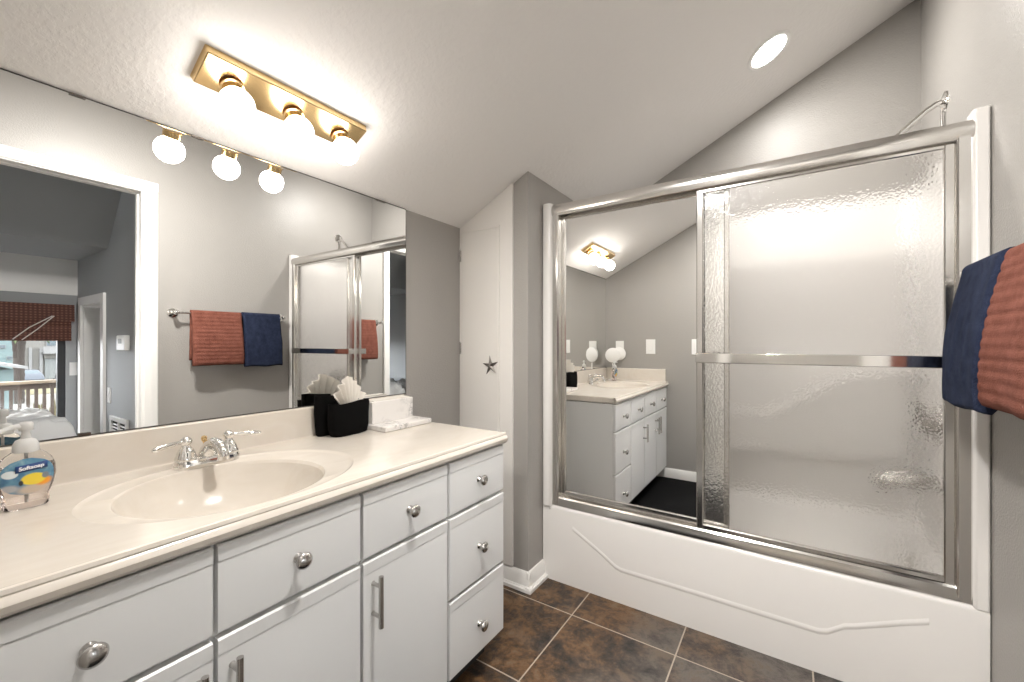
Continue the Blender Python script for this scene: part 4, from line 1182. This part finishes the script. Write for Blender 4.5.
# black cloth pouches and the fanned washcloth
def pouch(label, cx_, cy_, hw, hd_, h, yaw, seed, top=0.0):
    p = thing('cloth_pouch', label, 'pouch', (cx_, cy_, ZC), 'black pouches on the counter')
    rows = []
    n = 44
    for fz, s1, s2 in ((0.0, 0.80, 0.80), (0.03, 0.86, 0.92), (0.25, 0.93, 1.0), (0.6, 0.97, 0.95), (0.9, 1.0, 0.8), (1.0, 1.0, 0.75), (1.0, 0.965, 0.62), (0.85, 0.93, 0.55), (0.2, 0.82, 0.6)):
        row = []
        for k in range(n):
            a = 2 * PI * k / n
            ca, sa_ = math.cos(a), math.sin(a)
            e = 3.2
            ly = hw * s1 * math.copysign(abs(ca) ** (2 / e), ca)
            lx = hd_ * s2 * math.copysign(abs(sa_) ** (2 / e), sa_)
            nz = 0.0035 * noise.noise(Vector((ly * 30, lx * 30, fz * 3 + seed)))
            x = lx * math.cos(yaw) - ly * math.sin(yaw) + nz
            y = lx * math.sin(yaw) + ly * math.cos(yaw) + nz
            row.append((cx_ + x, cy_ + y, ZC + 0.001 + h * fz + (0.004 * math.sin(ly * 35 + seed) + top * ly / hw if fz > 0.5 else 0)))
        rows.append(row)
    mb = MB().grid(rows, True)
    mb.f.append(tuple(range(n))); mb.f.append(tuple(range((len(rows) - 1) * n, len(rows) * n)))
    mb.build('pouch_body', 'black', p, angle=70)
    return p
pouch('black cloth pouch in front, holding a fanned cream washcloth', 0.098, 0.945, 0.082, 0.030, 0.118, 0.06, 0.0)
pouch('black cloth pouch standing behind, against the backsplash', 0.045, 0.900, 0.055, 0.020, 0.140, 0.05, 3.0)
fan = MB()
def fan_mesh(cx_, cy_, zb_, hw, ht, nple, seed, th=0.004):
    rows_f, rows_b = [], []
    na_ = nple * 8
    for i in range(12):
        f = i / 11
        rf, rb_ = [], []
        for k in range(na_ + 1):
            u = k / na_
            a = (u - 0.5) * 1.75
            wv_ = math.cos(u * nple * 2 * PI)
            rad = ht * (0.32 + 0.68 * f) * (1.0 - 0.16 * abs(a)) + 0.016 * noise.noise(Vector((u * 8, seed, 1)))
            y = cy_ + math.sin(a) * rad * hw / ht * 0.98
            z = zb_ + math.cos(a) * rad
            x = cx_ + 0.012 * wv_ * (0.3 + 0.7 * f) + 0.016 * f * math.sin(u * 5.2 + seed) - 0.012 * f
            rf.append((x + th, y, z)); rb_.append((x - th, y, z))
        rows_f.append(rf); rows_b.append(rb_)
    mb = MB()
    allr = rows_f + rows_b[::-1]
    mb.grid(allr)
    # side closures
    n = len(rows_f)
    for e in (0, na_):
        mb.grid([[r[e] for r in rows_f], [r[e] for r in rows_b]])
    mb.grid([rows_f[0], rows_b[0]])
    return mb
o = fan_mesh(0.092, 0.955, ZC + 0.055, 0.108, 0.152, 7, 0.7).build('washcloth', 'linen', angle=60)
tag(o, 'cream washcloth pleated into a fan in the front black pouch', 'washcloth')

# white stone-look tray with upright holder
ty_ = thing('guest_towel_tray', 'white veined tray with upright box standing at the far end of the counter', 'tray', (0.12, 1.16, ZC))
MB().box(0.040, 0.196, 1.030, 1.268, ZC + 0.0005, ZC + 0.020).build('tray_base', 'stone', ty_, bevel=0.004, seg=3)
MB().box(0.046, 0.108, 1.040, 1.246, ZC + 0.019, ZC + 0.104).build('upright_box', 'stone', ty_, bevel=0.003, seg=2)
MB().box(0.054, 0.100, 1.052, 1.234, ZC + 0.103, ZC + 0.108).build('paper_towels', 'linen', ty_, bevel=0.001)

# star ornament on the closet door
so = MB()
sc_c = Vector((0.205, YC - 0.0175, 1.047))
pts = []
for k in range(10):
    r_ = 0.050 if k % 2 == 0 else 0.0155
    a = PI / 2 + k * PI / 5 + 0.10
    pts.append(sc_c + Vector((r_ * math.cos(a), 0, r_ * math.sin(a))))
vs = [p + Vector((0, 0.001, 0)) for p in pts] + [p + Vector((0, -0.002, 0)) for p in pts] + [sc_c + Vector((0, -0.014, 0))]
fs = [tuple(range(10))] + [(k, (k + 1) % 10, 10 + (k + 1) % 10, 10 + k) for k in range(10)] + [(10 + k, 10 + (k + 1) % 10, 20) for k in range(10)]
tag(so.add(vs, fs).build('star_ornament', 'pewter', smooth=False), 'small dark metal star hung on the white closet door', 'ornament')

# things seen only in the mirrored shower door
ot, blk = plate_y('wall_outlet', 'white outlet plate with round plug-in light on the wall by the sink', 'outlet', (0.137, YBK, 1.119), 0.075, 0.118, (0, 1, 0), kind='outlet')
MB().lathe([(0.0, 0.0), (0.050, 0.0), (0.060, 0.006), (0.060, 0.012), (0.048, 0.022), (0.0, 0.028)], (0.137, YBK + 0.010, 1.062), (0, 1, 0), 36).build('night_light', 'whiteplastic', ot, angle=50)
plate_y('light_switch', 'white wall plate nearer the vanity, seen in the mirrored shower door', 'light switch', (0.415, YBK, 1.127), 0.08, 0.128, (0, 1, 0))
plate_y('light_switch', 'white switch plate farther from the vanity, at the mirrored shower door edge', 'light switch', (0.792, YBK, 1.127), 0.08, 0.128, (0, 1, 0))
sm = thing('stand_mirror', 'round white makeup mirror on a stem at the near end of the counter', 'makeup mirror', (0.105, 0.085, ZC))
MB().lathe([(0.0, 0.0), (0.040, 0.0), (0.040, 0.004), (0.012, 0.010), (0.007, 0.016), (0.006, 0.15), (0.0, 0.151)], (0.105, 0.085, ZC), n=28).build('stand', 'whiteplastic', sm)
MB().lathe([(0.0, -0.009), (0.058, -0.009), (0.066, -0.004), (0.066, 0.004), (0.058, 0.009), (0.0, 0.012)], (0.105, 0.085, ZC + 0.222), (0.25, 1, 0), 36).build('mirror_head', 'whiteplastic', sm, angle=50)
rg = MB().grid([rrect(0.486, 1.12, 0.03, 1.06, 0.05, 0.0), rrect(0.482, 1.124, 0.026, 1.064, 0.05, 0.008), rrect(0.49, 1.116, 0.034, 1.056, 0.045, 0.016)], True)
nr = 40
rg.f.append(tuple(range(2 * nr, 3 * nr)))
tag(rg.build('bath_rug', 'rug', angle=50), 'black bath rug on the tile floor in front of the vanity', 'rug')
